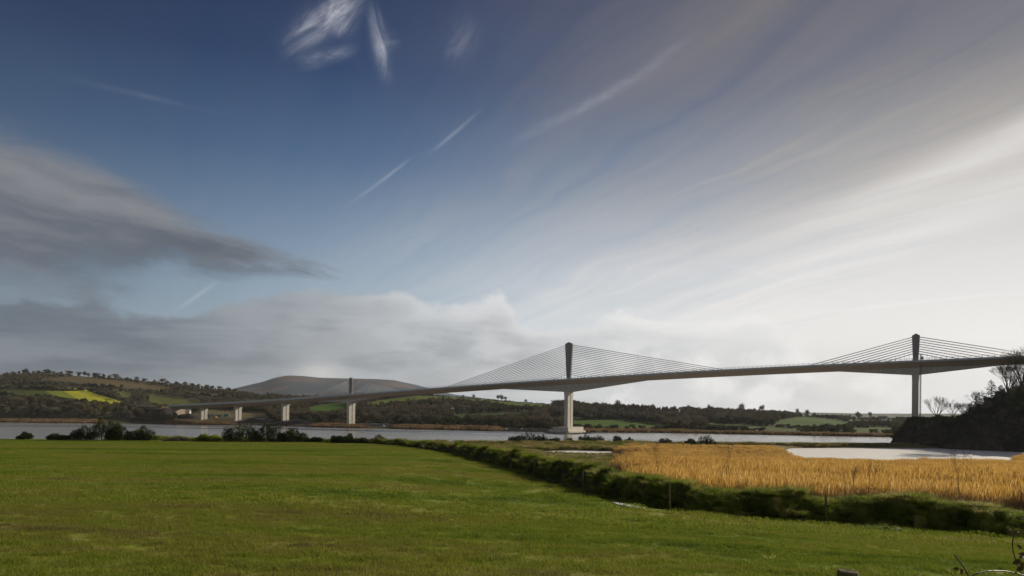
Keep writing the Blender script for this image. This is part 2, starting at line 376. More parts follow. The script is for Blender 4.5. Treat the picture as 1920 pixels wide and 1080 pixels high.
def pool(X, Y):
    u = X / max(Y, 1); p = 0
    q = ((X - 26) / 17) ** 2 + ((Y - 256 - 2.5 * mn.noise(Vector((X * .12, 3, 0)))) / 13) ** 2
    p = max(p, 1 - sst(.75, 1.15, q))
    n = mn.noise(Vector((X * .03, 9, 0))) * 8
    lo, hi = 178, 324 + n * .3 - sst(.6, .75, u) * 10
    if u > .36: p = max(p, sst(.385, .42, u + n * .001) * sst(hi, hi - 5, Y) if False else sst(.385, .43, u) * (1 - sst(hi - 6 - 14 * (1 - sst(.4, .5, u)), hi - 10 * (1 - sst(.4, .5, u)), Y)) * sst(lo, lo + 12, Y) * (1 - sst(.73, .76, u) * (1 - sst(215, 260, Y))))
    return p
def zground(X, Y):
    u = X / Y if Y > 1 else (0 if Y <= 0 else X)
    if Y < 8: return zfield(X, Y)
    d = Dh(u)
    if Y <= d: return zfield(X, Y)
    zf = zfield(u * d, d); s = Y - d
    left = 1 - sst(-.26, -.19, u)
    n = mn.fractal(Vector((X * .05, Y * .05, 0)), 1, 2, 4)
    flat = .75 + .35 * n + .5 * mn.noise(Vector((X * .25, Y * .25, 5)))*.5
    k = sst(0, 42, s)
    z1 = min(zf - 1.2, 7.4); sx_ = [0, 9, 60, 150]; zz_ = [zf, z1, 4.2 + flat * .4, flat]
    z = float(np.interp(s, sx_, zz_)); z = z * left * 0 + z * (1 - left) + (zf * (1 - k) + flat * k) * left
    rb = Drb(u)
    # flood bank along the river
    dk = math.exp(-((Y - (rb - 14)) / 7.0) ** 2) * (1 - sst(.1, .4, u) * .45)
    z += 1.1 * dk * (1 - left)
    pl = pool(X, Y)
    if pl: z = z * (1 - pl) + -1.0 * pl
    e = sst(rb - 6, rb + 6, Y + 3 * mn.noise(Vector((X * .06, 1, 1))))
    return z * (1 - e) + -3.0 * e

# near land: one sheet split into the field and the marsh
us = sorted(set([round(v, 4) for v in list(np.linspace(-1.9, -.85, 22)) + list(np.linspace(-.85, .85, 330)) + list(np.linspace(.85, 2.6, 34))]))
ys = [.4 * 1.045 ** k for k in range(0, 70)]; ys = [y for y in ys if y < 8] + list(np.geomspace(8, 60, 95)) + list(np.linspace(61, 140, 75)) + list(np.linspace(142, 370, 130))
V = []; 
for Y in ys:
    for u in us: V.append((u * Y, Y, zground(u * Y, Y)))
nu = len(us); ff, fm = [], []
for j in range(len(ys) - 1):
    for i in range(nu - 1):
        f = (j * nu + i, j * nu + i + 1, (j + 1) * nu + i + 1, (j + 1) * nu + i)
        (ff if ys[j] < Dh(us[i]) + .3 else fm).append(f)
def compact(V, Fs):
    used = sorted({i for f in Fs for i in f}); mp = {k: n for n, k in enumerate(used)}
    return [V[i] for i in used], [tuple(mp[i] for i in f) for f in Fs]
v_, f_ = compact(V, ff)
# close the ground behind the camera
b0 = len(v_); v_ += [(-400, .38, 12.3), (400, .38, 12.3), (400, -300, 12.6), (-400, -300, 12.6)]; f_.append((b0, b0 + 3, b0 + 2, b0 + 1))
tag(obj('field', mesh('field', v_, f_, M_field, smooth=True)), kind='structure')
v_, f_ = compact(V, fm); tag(obj('marsh', mesh('marsh', v_, f_, M_marsh, smooth=True)), kind='structure')
tag(obj('river', mesh('river', [(-6500, -2, 0), (6500, -2, 0), (6500, 6900, 0), (-6500, 6900, 0)], [(0, 1, 2, 3)], M_water)), kind='structure')
# calm pool water among the reeds (a sheet a little above the river level)
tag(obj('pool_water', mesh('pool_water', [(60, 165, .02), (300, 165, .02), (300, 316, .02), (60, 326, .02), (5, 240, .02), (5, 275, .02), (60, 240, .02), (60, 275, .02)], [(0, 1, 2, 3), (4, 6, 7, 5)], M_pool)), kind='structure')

# ------------------------------------------------------------------ far land
def curve(pts): xs = np.array([p[0] for p in pts]); vs = np.array([p[1] for p in pts]); return lambda x: float(np.interp(x, xs, vs))
bankD = curve([(-1500, 760), (0, 745), (300, 740), (500, 690), (650, 632), (800, 606), (930, 572), (1000, 558), (1066, 556), (1150, 566), (1250, 572), (1600, 522), (2000, 500), (3500, 480)])
ridY = curve([(-1500, 690), (-400, 700), (0, 704.5), (60, 702), (110, 703), (200, 709), (300, 719), (400, 730), (450, 737), (500, 745), (560, 750), (650, 750), (700, 747), (780, 740), (844, 744), (930, 751), (1010, 757), (1060, 760), (1100, 765), (1200, 770), (1250, 774), (1300, 773), (1400, 777), (1500, 781), (1600, 786), (1700, 789), (2000, 790), (3500, 790)])
ridD = curve([(-1500, 1500), (0, 1450), (300, 1350), (450, 1250), (650, 1150), (800, 1250), (1010, 1100), (1200, 980), (1300, 1000), (1600, 1250), (2000, 1300), (3500, 1300)])
flatW = curve([(-1500, 30), (300, 40), (500, 60), (800, 70), (1000, 120), (1150, 170), (1400, 150), (1600, 180), (3500, 200)])
flatZ = curve([(-1500, 20), (0, 20), (100, 17), (180, 14), (240, 9), (300, 5), (420, 6.5), (650, 6), (800, 4), (1000, 3), (1250, 2.5), (1600, 2.5), (3500, 3)])
shape = curve([(0, 1.0), (450, 1.0), (900, 1.15), (1100, 1.2), (1500, 1.1), (3000, 1)])
def ridz(x):
    D = ridD(x); return pix(x, ridY(x), D).z
def zfar(X, Y):
    x = 960 + F * X / Y
    bd = bankD(x) + 4 * mn.noise(Vector((X * .02, 0, 3))); 
    if Y < bd - 25: return -3
    rd = ridD(x); fw = flatW(x); fz = flatZ(x)
    if Y < bd + 14: z = -3 + (Y - (bd - 25)) / 39 * (1.5 + 3) + sst(bd - 2, bd + 12, Y) * .5
    elif Y < bd + 14 + fw: z = 2 + (fz - 2) * sst(0, 1, (Y - bd - 14) / fw)
    elif Y < rd:
        k = (Y - bd - 14 - fw) / (rd - bd - 14 - fw); k = k ** shape(x)
        z = fz + (ridz(x) - fz) * (k * .75 + .25 * sst(0, 1, k))
        z += 3.0 * mn.noise(Vector((X * .008, Y * .008, 1))) * min(1, 4 * k * (1 - k))
    elif Y < rd * 1.6:
        k = (Y - rd) / (rd * .6); z = ridz(x) * (1 - k) + 8 * k - sst(0, .3, k) * 4
    else: z = 8
    if Y > bd: z += .5 * mn.noise(Vector((X * .04, Y * .04, 2)))
    return z
def inpoly(x, y, P):
    c = False; j = len(P) - 1
    for i in range(len(P)):
        xi, yi = P[i]; xj, yj = P[j]
        if (yi > y) != (yj > y) and x < (xj - xi) * (y - yi) / (yj - yi) + xi: c = not c
        j = i
    return c
FIELDS = [  # (outline as seen from the viewpoint, turf colour, sunlit patches painted brighter)
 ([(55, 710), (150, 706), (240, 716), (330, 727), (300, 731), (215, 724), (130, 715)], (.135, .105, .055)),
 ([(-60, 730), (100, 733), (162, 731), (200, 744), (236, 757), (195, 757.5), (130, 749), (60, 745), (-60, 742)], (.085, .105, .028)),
 ([(118, 733), (165, 731), (200, 744), (236, 757), (190, 757.5), (140, 747)], (.38, .38, .035)),  # sun through a cloud gap, painted as bright yellow-green
 ([(85, 733), (120, 733), (142, 747), (105, 744)], (.20, .23, .03)),  # half-bright edge of the painted sun patch
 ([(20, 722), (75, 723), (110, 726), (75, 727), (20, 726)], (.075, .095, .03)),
 ([(128, 727), (152, 729), (150, 731), (128, 730)], (.32, .34, .04)),  # sunlit strip painted into the turf colour
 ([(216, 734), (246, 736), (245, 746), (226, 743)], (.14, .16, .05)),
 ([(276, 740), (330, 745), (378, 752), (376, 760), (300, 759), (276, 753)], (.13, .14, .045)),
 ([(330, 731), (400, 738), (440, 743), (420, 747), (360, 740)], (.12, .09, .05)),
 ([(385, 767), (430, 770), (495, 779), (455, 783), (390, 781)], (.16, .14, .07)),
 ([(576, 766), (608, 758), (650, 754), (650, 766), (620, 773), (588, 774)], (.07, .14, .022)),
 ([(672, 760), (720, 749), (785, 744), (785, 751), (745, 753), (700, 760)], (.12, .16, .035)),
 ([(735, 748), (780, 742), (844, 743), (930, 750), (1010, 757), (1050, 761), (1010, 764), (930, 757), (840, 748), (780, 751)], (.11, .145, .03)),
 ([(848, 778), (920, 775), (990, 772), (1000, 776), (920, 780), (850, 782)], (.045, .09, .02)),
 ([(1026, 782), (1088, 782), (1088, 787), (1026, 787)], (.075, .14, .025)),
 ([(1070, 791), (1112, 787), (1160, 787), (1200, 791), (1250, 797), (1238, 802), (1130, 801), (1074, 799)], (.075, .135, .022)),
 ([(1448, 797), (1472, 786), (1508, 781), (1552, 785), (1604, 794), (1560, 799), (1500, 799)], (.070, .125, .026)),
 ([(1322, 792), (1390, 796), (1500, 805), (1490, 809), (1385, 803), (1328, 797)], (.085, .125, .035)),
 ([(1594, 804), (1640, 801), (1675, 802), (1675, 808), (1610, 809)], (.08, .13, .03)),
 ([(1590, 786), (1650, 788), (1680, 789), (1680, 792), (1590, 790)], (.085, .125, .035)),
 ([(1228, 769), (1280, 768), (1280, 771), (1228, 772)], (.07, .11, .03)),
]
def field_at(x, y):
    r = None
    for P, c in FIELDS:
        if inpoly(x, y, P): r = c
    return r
xs = list(np.linspace(-1500, -80, 40)) + list(np.linspace(-70, 1990, 590)) + list(np.linspace(2010, 3500, 40))
NR = 150
V = []; colr = []
for j in range(NR):
    k = j / (NR - 1)
    for x in xs:
        bd = bankD(x); rd = ridD(x)
        if k < .25: Y = bd - 30 + (70) * k / .25
        elif k < .9: Y = bd + 40 + (rd * 1.02 - bd - 40) * (k - .25) / .65
        else: Y = rd * 1.02 + (rd * .7) * (k - .9) / .1
        X = (x - 960) / F * Y; Z = zfar(X, Y); V.append((X, Y, Z))
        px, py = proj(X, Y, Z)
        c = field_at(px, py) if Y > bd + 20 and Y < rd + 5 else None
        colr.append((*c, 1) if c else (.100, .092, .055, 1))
nx = len(xs); Fc = [(j * nx + i, j * nx + i + 1, (j + 1) * nx + i + 1, (j + 1) * nx + i) for j in range(NR - 1) for i in range(nx - 1)]
M_land, t, b, pos = material("hill_pasture", .95, .05)
at = t.n.new('ShaderNodeVertexColor'); at.layer_name = 'turf'
n = t.noise(t.map(pos, sc=(.02, .05, .02)), 1.0, 5, .6); n2 = t.noise(pos, .25, 4, .7)
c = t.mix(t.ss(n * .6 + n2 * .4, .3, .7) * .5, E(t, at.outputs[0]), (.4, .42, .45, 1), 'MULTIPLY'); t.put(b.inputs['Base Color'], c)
bump(t, b, n2, .6, 1.0)
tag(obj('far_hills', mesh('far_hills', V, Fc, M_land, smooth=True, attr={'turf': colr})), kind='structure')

# distant mountain and a distant plain
def mountain():
    P = curve([(-900, 775), (300, 760), (400, 742), (440, 728.5), (475, 720), (490, 717), (515, 709), (540, 704.8), (570, 706), (600, 709), (640, 710), (700, 711), (735, 713), (765, 719), (800, 727), (850, 740), (950, 752), (1100, 766), (1600, 775), (2600, 779)])
    V = []; xs = np.linspace(-900, 2600, 420); R_ = 46
    for j in range(R_):
        k = j / (R_ - 1); D = 3300 + 3400 * k
        for x in xs:
            Dt = 5200; zt = pix(x, P(x), Dt).z; X = (x - 960) / F * Dt * (D / Dt)
            rise = sst(0, 1, (D - 3300) / (Dt - 3300)) if D < Dt else 1 - .7 * sst(0, 1, (D - Dt) / 1500)
            g = mn.fractal(Vector((X * .0016, D * .0016, 4)), 1, 2, 5)
            V.append((X, D, 5 + (zt - 5) * rise + 14 * g * rise * (1 - rise * .9)))
    n = len(xs); return V, [(j * n + i, j * n + i + 1, (j + 1) * n + i + 1, (j + 1) * n + i) for j in range(R_ - 1) for i in range(n - 1)]
M_mtn, t, b, pos = material("moorland", .95, .05)
so = t.n.new('ShaderNodeSeparateXYZ'); t.put(so.inputs[0], pos)
mo = t.noise(t.map(pos, sc=(.0035, .0012, .007)), 1.0, 6, .6, .8)
hgt = E(t, so.outputs[2]) * (1 / 290)
c1 = t.ramp(hgt * .8 + (mo - .5) * .5, [(.15, (.055, .075, .045, 1)), (.38, (.045, .075, .10, 1)), (.54, (.06, .085, .11, 1)), (.74, (.12, .10, .10, 1)), (.95, (.15, .125, .09, 1))])  # blue middle tones paint distance haze into the moorland
c2 = t.mix(t.ss(t.noise(t.map(pos, sc=(.004, .004, .008), loc=(4, 4, 4)), 1.0, 4, .6), .52, .60) * .75, c1, (.16, .115, .10, 1))
t.put(b.inputs['Base Color'], c2); bump(t, b, t.noise(pos, .02, 5, .7), .6, 8)
V, Fc = mountain(); tag(obj('mountain', mesh('mountain', V, Fc, M_mtn, smooth=True)), kind='structure')

# ------------------------------------------------------------------ headland on the right
HB = [(188, 338), (200, 322), (212, 300), (228, 283), (262, 262), (330, 235), (520, 215), (640, 420), (420, 560), (300, 510), (250, 442), (227, 402), (214, 376)]
def sdist(X, Y):
    d = 1e9; j = len(HB) - 1
    for i in range(len(HB)):
        ax, ay = HB[j]; bx, by = HB[i]; vx, vy = bx - ax, by - ay
        t = max(0, min(1, ((X - ax) * vx + (Y - ay) * vy) / (vx * vx + vy * vy)))
        d = min(d, math.hypot(X - ax - t * vx, Y - ay - t * vy)); j = i
    return d if inpoly(X, Y, HB) else -d
def zhead(X, Y):
    n = mn.fractal(Vector((X * .07, Y * .07, 0)), 1, 2, 4)
    d = sdist(X, Y) + 2.2 * n
    if d < -4: return -3
    steep = 9 if X < 215 else 16
    z = -3 + 15.6 * sst(-4, steep, d)
    z += 25 * (1 - math.exp(-max(0, X / Y - .655 + .012 * n) / .12)) * math.exp(-((Y - 318) / 85) ** 2) * sst(0, 26, d)
    return z + .9 * n * sst(0, 8, d) + .6 * mn.noise(Vector((X * .35, Y * .35, 0)))
gx = list(np.arange(176, 330, 1.6)) + list(np.arange(330, 650, 8)); gy = list(np.arange(205, 480, 2.2)) + list(np.arange(480, 575, 8))
V = [(X, Y, zhead(X, Y)) for Y in gy for X in gx]; n = len(gx)
Fc = [(j * n + i, j * n + i + 1, (j + 1) * n + i + 1, (j + 1) * n + i) for j in range(len(gy) - 1) for i in range(n - 1)]
tag(obj('headland', mesh('headland', V, Fc, M_rock, smooth=True)), kind='structure')

# ------------------------------------------------------------------ scattering (stuff) by geometry nodes
def scatter(name, pts, protos, label, cat, scale_xyz=None):
    """pts: (x,y,z,rz,scale,idx)"""
    coll = bpy.data.collections.new(name + "_kit")
    for k, me in enumerate(protos): coll.objects.link(bpy.data.objects.new("%s_kit_%02d" % (name, k), me))
    me = bpy.data.meshes.new(name); me.from_pydata([p[:3] for p in pts], [], [])
    for an, ty, vals in (('rz', 'FLOAT', [p[3] for p in pts]), ('sc', 'FLOAT', [p[4] for p in pts]), ('pk', 'INT', [p[5] for p in pts])):
        a = me.attributes.new(an, ty, 'POINT'); a.data.foreach_set('value', vals)
    o = obj(name, me)
    ng = bpy.data.node_groups.new(name, 'GeometryNodeTree'); ng.interface.new_socket('Geometry', in_out='INPUT', socket_type='NodeSocketGeometry'); ng.interface.new_socket('Geometry', in_out='OUTPUT', socket_type='NodeSocketGeometry')
    N = ng.nodes; L = ng.links; gi = N.new('NodeGroupInput'); go = N.new('NodeGroupOutput')
    ci = N.new('GeometryNodeCollectionInfo'); ci.inputs['Collection'].default_value = coll; ci.inputs['Separate Children'].default_value = True; ci.inputs['Reset Children'].default_value = True
    ip = N.new('GeometryNodeInstanceOnPoints'); ip.inputs['Pick Instance'].default_value = True
    def na(nm, ty): q = N.new('GeometryNodeInputNamedAttribute'); q.data_type = ty; q.inputs['Name'].default_value = nm; return q.outputs[0]
    cx = N.new('ShaderNodeCombineXYZ'); L.new(na('rz', 'FLOAT'), cx.inputs[2])
    e2r = N.new('FunctionNodeEulerToRotation'); L.new(cx.outputs[0], e2r.inputs[0])
    L.new(gi.outputs[0], ip.inputs['Points']); L.new(ci.outputs[0], ip.inputs['Instance']); L.new(na('pk', 'INT'), ip.inputs['Instance Index'])
    L.new(e2r.outputs[0], ip.inputs['Rotation']); L.new(na('sc', 'FLOAT'), ip.inputs['Scale']); L.new(ip.outputs[0], go.inputs[0])
    md = o.modifiers.new('scatter', 'NODES'); md.node_group = ng
    return tag(o, label, cat, kind='stuff')

# grass tufts
def blades(name, mat, size, n, h, wd, lean=.5, seed=0, hv=.5, disc=False, curl=0):
    r = random.Random(seed); V = []; Fc = []
    for _ in range(n):
        if disc: a = r.uniform(0, 6.283); q = size / 2 * math.sqrt(r.random()); x, y = q * math.cos(a), q * math.sin(a)
        else: x, y = r.uniform(-size / 2, size / 2), r.uniform(-size / 2, size / 2)
        hh = h * (1 - hv + 2 * hv * r.random()); a = r.uniform(0, 6.283); ww = wd * r.uniform(.7, 1.3)
        la = r.uniform(0, 6.283); le = hh * lean * r.random()
        if disc and curl: la = math.atan2(y, x) + r.uniform(-.6, .6); le = hh * (lean * .5 + lean * r.random())
        px, py = math.cos(a) * ww / 2, math.sin(a) * ww / 2; i = len(V)
        mx, my = x + math.cos(la) * le * .4, y + math.sin(la) * le * .4
        ex, ey = x + math.cos(la) * le, y + math.sin(la) * le
        V += [(x - px, y - py, -.02), (x + px, y + py, -.02), (mx + px * .8, my + py * .8, hh * .62), (mx - px * .8, my - py * .8, hh * .62), (ex, ey, hh * (1 - curl * r.random()))]
        Fc += [(i, i + 1, i + 2, i + 3), (i + 3, i + 2, i + 4)]
    return mesh(name, V, Fc, mat)
g_near = [blades('lawn_patch', M_blade, 1.05, 1500, .045, .007, .9, s, .6) for s in range(3)]
g_tuft = [blades('lawn_tuft', M_blade, .5, 260, .085, .008, .9, 20 + s, .5, True) for s in range(3)]
pts = []
Y = 4.5
while Y < 24:
    X = -.82 * Y - 1
    while X < .82 * Y + 1:
        xx = X + rng.uniform(-.3, .3); yy = Y + rng.uniform(-.3, .3)
        if yy < Dh(xx / yy) - .2: pts.append((xx, yy, zfield(xx, yy), rng.uniform(0, 6.28), rng.uniform(.85, 1.15), rng.randrange(3)))
        X += .82
    Y += .82
for _ in range(1700):
    yy = 5 + 27 * rng.random() ** .8; xx = rng.uniform(-.8, .8) * yy
    if mn.noise(Vector((xx * .5, yy * .9, 8))) > .05 and yy < Dh(xx / yy) - .2: pts.append((xx, yy, zfield(xx, yy), rng.uniform(0, 6.28), rng.uniform(.5, 1.05), 3 + rng.randrange(3)))
g_weed = [blades('weed_tuft', M_long, .22, 40, .12, .010, 1.0, 30 + s, .5, True, .4) for s in range(2)]
for _ in range(520):
    yy = 5.5 + 30 * rng.random() ** .9; xx = rng.uniform(-.8, .8) * yy
    if yy < Dh(xx / yy) - .2: pts.append((xx, yy, zfield(xx, yy), rng.uniform(0, 6.28), rng.uniform(.4, 1.0), 6 + rng.randrange(2)))
scatter('short_grass', pts, g_near + g_tuft + g_weed, 'short green grass covering the near part of the field', 'grass')
g_mid = [blades('pasture_patch', M_blade, 3.2, 1500, .07, .022, .9, 40 + s, .6) for s in range(3)]
pts = []; Y = 22
while Y < 127:
    st = 2.4 + max(0, Y - 50) * .02; X = -.82 * Y
    while X < .82 * Y:
        xx = X + rng.uniform(-.8, .8); yy = Y + rng.uniform(-.8, .8)
        if yy < Dh(xx / yy) - 1.2: pts.append((xx, yy, zfield(xx, yy), rng.uniform(0, 6.28), st / 2.6, rng.randrange(3)))
        X += st
    Y += st
scatter('pasture_grass', pts, g_mid, 'green pasture grass running back to the far edge of the field', 'grass')

# ------------------------------------------------------------------ earth bank along the fence
us_b = []
u = .98
while u > -.60:
    d = Dh(u); step = .35 / d if u > -.02 else .8 / d
    us_b.append(u); u -= step
line = [Vector((u * Dh(u), Dh(u), 0)) for u in us_b]
def smoothline(P, k):
    for _ in range(k): P = [P[0]] + [(P[i - 1] + P[i] * 2 + P[i + 1]) / 4 for i in range(1, len(P) - 1)] + [P[-1]]
    return P
line = smoothline(line, 60)
prof = [(-.35, -.25), (0, .05), (.25, .35), (.5, .75), (.75, 1.08), (.95, 1.34), (1.2, 1.5), (1.5, 1.54), (1.9, 1.42), (2.4, 1.1), (3.0, .6), (4.2, -.4), (6.5, -2.4)]
V = []; bankpts = []
for i, p in enumerate(line):
    a = line[max(0, i - 1)]; bq = line[min(len(line) - 1, i + 1)]; tg = (bq - a).normalized(); nrm = Vector((tg.y, -tg.x, 0))   # outward (away from the field)
    if nrm.y < 0 and abs(nrm.y) > abs(nrm.x): nrm = -nrm
    if nrm.x < 0 and abs(nrm.x) >= abs(nrm.y): nrm = -nrm
    u = p.x / p.y; hk = float(np.interp(u, [-.26, -.12, -.02, .05, .13, .25], [.22, .55, .95, .88, .80, .64]))
    hk *= 1.0 + .30 * mn.noise(Vector((p.x * .35, p.y * .35, 3)))
    zb = zfield(p.x, p.y)
    for o_, h_ in prof:
        q = p + nrm * o_
        lump = mn.fractal(Vector((q.x * .75, q.y * .75, h_ * .5)), 1, 2, 4)
        l2 = mn.noise(Vector((p.x * .42, p.y * .42, 7))) + .5 * mn.noise(Vector((p.x * 1.1, p.y * 1.1, 9)))
        f = sst(.1, .8, h_ + .3)
        q = q - nrm * (.45 * l2 + .25 * lump) * f
        z = zb + h_ * hk + .22 * lump * f + .42 * l2 * f
        V.append((q.x, q.y, z)); bankpts.append((q.x, q.y, z, o_, h_, nrm, hk, i))
n = len(prof); Fc = [(i * n + k, i * n + k + 1, (i + 1) * n + k + 1, (i + 1) * n + k) for i in range(len(line) - 1) for k in range(n - 1)]
tag(obj('earth_bank', mesh('earth_bank', V, Fc, M_bank, smooth=True)), kind='structure')
t_long = [blades('tussock', M_long, .30, 150, .42, .013, 1.1, 60 + s, .4, True, .75) for s in range(4)]
t_big = [blades('tussock_big', M_long, .42, 210, .55, .013, 1.3, 70 + s, .4, True, .8) for s in range(2)]
pts = []
for (x, y, z, o_, h_, nrm, hk, i) in bankpts:
    if o_ > 5: continue
    far = y > 60
    for _ in range(2 if not far else 2):
        if rng.random() < (.85 if h_ < 1.2 else .95):
            s = rng.uniform(.4, .95) * (1 if o_ > .8 else .9) * (1.3 if far else 1)
            if h_ < .2: s *= .75
            pts.append((x + rng.uniform(-.25, .25), y + rng.uniform(-.25, .25), z - .08, rng.uniform(0, 6.28), s, rng.randrange(6)))
def drape(seed):
    r = random.Random(seed); V = []; Fc = []
    for _ in range(110):
        x = r.uniform(-.28, .28); L = r.uniform(.35, .85); w_ = r.uniform(.006, .012); out = r.uniform(.12, .34); sk = r.gauss(0, .14); P = []
        for k in range(5):
            t_ = k / 4; P.append((x + sk * t_, -out * math.sin(t_ * 1.9) * 1.1, .10 + .16 * math.sin(t_ * 3.0) - L * t_ * t_))
        i = len(V)
        for k, p_ in enumerate(P): q_ = w_ * (1 - .8 * k / 4); V += [(p_[0] - q_, p_[1], p_[2]), (p_[0] + q_, p_[1], p_[2])]
        for k in range(4): Fc.append((i + 2 * k, i + 2 * k + 1, i + 2 * k + 3, i + 2 * k + 2))
    return mesh('drape', V, Fc, M_long)
t_drape = [drape(200 + k) for k in range(4)]
for (x, y, z, o_, h_, nrm, hk, i) in bankpts:
    if .3 < h_ and o_ <= 1.25 and y < 75:
        for _ in range(2 if h_ > 1 else 1):
            if rng.random() < .8: pts.append((x + rng.uniform(-.2, .2), y + rng.uniform(-.2, .2), z - .02, math.atan2(nrm.y, nrm.x) - math.pi / 2 + rng.gauss(0, .35), rng.uniform(.6, 1.15) * (.6 + .4 * hk), 6 + rng.randrange(4)))
scatter('bank_grass', pts, t_long + t_big + t_drape, 'long shaggy grass hanging over the bank beside the field', 'long grass')

# marsh grass and reeds
M_rough = leafy('rough_grass_leaf', [(.08, .10, .018), (.18, .21, .03), (.32, .26, .10), (.44, .35, .18)], .16, .45, .5, .45)
t_marsh = [blades('marsh_tuft', M_rough, 1.7, 240, .8, .05, 1.0, 80 + s, .5, True, .6) for s in range(3)]
pts = []
for _ in range(9000):
    u = rng.uniform(-.24, .30); Y = math.sqrt(rng.uniform(40 ** 2, 330 ** 2)); X = u * Y
    if Y < Dh(u) + 4 or Y > Drb(u) + 1 or pool(X, Y) > .3: continue
    if u > .16 + .02 * mn.noise(Vector((X * .1, Y * .1, 0))) and Y > Dh(u) + 20 and Y < 262: continue
    pts.append((X, Y, zground(X, Y) - .05, rng.uniform(0, 6.28), rng.uniform(.5, 1.7) * (.3 if 205 < Y < 262 and abs(X - 24) < 24 else 1), rng.randrange(3)))
for _ in range(2600):
    u = rng.uniform(.3, .85); Y = Drb(u) + rng.uniform(-17, 1); X = u * Y
    if pool(X, Y) > .3 or sdist(X, Y) > 1: continue
    pts.append((X, Y, zground(X, Y) - .05, rng.uniform(0, 6.28), rng.uniform(.6, 1.4), rng.randrange(3)))
scatter('marsh_grass', pts, t_marsh, 'rough tussocky grass on the marsh and flood bank by the river', 'rough grass')
def reedpatch(name, size, n, h, wd, seed):
    r = random.Random(seed); V = []; Fc = []
    for _ in range(n):
        x, y = r.uniform(-size / 2, size / 2), r.uniform(-size / 2, size / 2); hh = h * r.uniform(.62, 1.12); a = r.uniform(0, 3.14)
        lx, ly = r.gauss(.03, .05) * hh, r.gauss(.0, .05) * hh; px, py = math.cos(a) * wd / 2, math.sin(a) * wd / 2; i = len(V)
        V += [(x - px, y - py, 0), (x + px, y + py, 0), (x + lx * .6 + px * .8, y + ly * .6 + py * .8, hh * .8), (x + lx * .6 - px * .8, y + ly * .6 - py * .8, hh * .8)]
        Fc.append((i, i + 1, i + 2, i + 3))
        pw = wd * r.uniform(2.0, 3.6); i = len(V); qx, qy = math.cos(a) * pw / 2, math.sin(a) * pw / 2      # plume
        V += [(x + lx * .6, y + ly * .6, hh * .78), (x + lx * .9 + qx, y + ly * .9 + qy, hh * .9), (x + lx * 1.25, y + ly * 1.2, hh), (x + lx * .8 - qx, y + ly * .8 - qy, hh * .89)]
        Fc.append((i, i + 1, i + 2, i + 3))
        for _k in range(1):                                                                                # leaves
            z0 = hh * r.uniform(.25, .75); a2 = r.uniform(0, 6.28); L = r.uniform(.25, .5); i = len(V)
            V += [(x + lx * .5, y + ly * .5, z0), (x + lx * .5 + math.cos(a2) * L * .22 + px * 1.3, y + ly * .5 + math.sin(a2) * L * .22 + py * 1.3, z0 + L * .5), (x + lx * .5 + math.cos(a2) * L * .5, y + ly * .5 + math.sin(a2) * L * .5, z0 + L * .8)]
            V[-2] = (V[-2][0] - px * .9, V[-2][1] - py * .9, V[-2][2])
            Fc.append((i, i + 1, i + 2))
    return mesh(name, V, Fc, M_reed)
rp = [reedpatch('reed_patch', 3.0, 340, 3.3, .017, 90 + s) for s in range(5)]
ryf = curve([(.12, 262), (.3, 268), (.38, 262), (.42, 212), (.5, 190), (.715, 188), (.73, 222), (.75, 238), (.8, 240), (1.2, 232)])
pts = []
Y = 44
while Y < 270:
    st = 1.55 + Y * .006; X = .10 * Y
    while X < .86 * Y:
        xx = X + rng.uniform(-.8, .8); yy = Y + rng.uniform(-.8, .8); u = xx / yy
        lim = .155 + .012 * mn.noise(Vector((yy * .05, 2, 0))) + (.03 if yy < 100 else 0)
        if u > lim and yy > Dh(u) + 12 and yy < ryf(u) + 6 * mn.noise(Vector((xx * .06, 0, 0))) and (zground(xx, yy) > -.9):
            if rng.random() < sst(lim - .01, lim + .05, u) + .12:
                s = (.86 + .22 * mn.noise(Vector((xx * .05, yy * .05, 1)))) * rng.uniform(.9, 1.1)
                pts.append((xx, yy, max(zground(xx, yy), -.2), rng.uniform(0, 6.28), s * (1.0 if yy < 120 else .88), rng.randrange(5)))
        X += st
    Y += st
scatter('reed_bed', pts, rp, 'golden reed bed filling the marsh behind the grassy bank', 'reeds')
# brown reed fringes along the far bank
def farpatch(seed):
    r = random.Random(seed); V = []; Fc = []
    for _ in range(120):
        x, y = r.uniform(-5, 5), r.uniform(-4, 4); a = r.uniform(0, 3.14); wd = .22; hh = r.uniform(1.6, 2.6); px, py = math.cos(a) * wd, math.sin(a) * wd; i = len(V)
        V += [(x - px, y - py, -.5), (x + px, y + py, -.5), (x + px + r.uniform(-.2, .2), y + py, hh), (x - px, y - py, hh * .95)]; Fc.append((i, i + 1, i + 2, i + 3))
    return mesh('reed_fringe_patch', V, Fc, M_farreed)
fpz = [farpatch(s) for s in range(3)]; pts = []
for x0, x1 in ((-300, 195), (315, 438), (585, 690), (740, 940), (1095, 1320), (1320, 1700)):
    x = x0
    while x < x1:
        bd = bankD(x); dep = 22 if x < 1000 else 14
        if x0 == 1320: dep = 9
        for k in range(int(dep / 4)):
            Y = bd - 1 + k * 4 + rng.uniform(-2, 2); X = (x - 960) / F * Y + rng.uniform(-2, 2); edge = min(1, (x - x0) / 12 + .4, (x1 - x) / 12 + .4)
            pts.append((X, Y, max(zfar(X, Y), .1), rng.uniform(0, 6.28), rng.uniform(.75, 1.05) * edge, rng.randrange(3)))
        x += 5.2 * F / bd / 1.3
scatter('reed_fringe', pts, fpz, 'brown reeds fringing the far bank of the river', 'reeds')

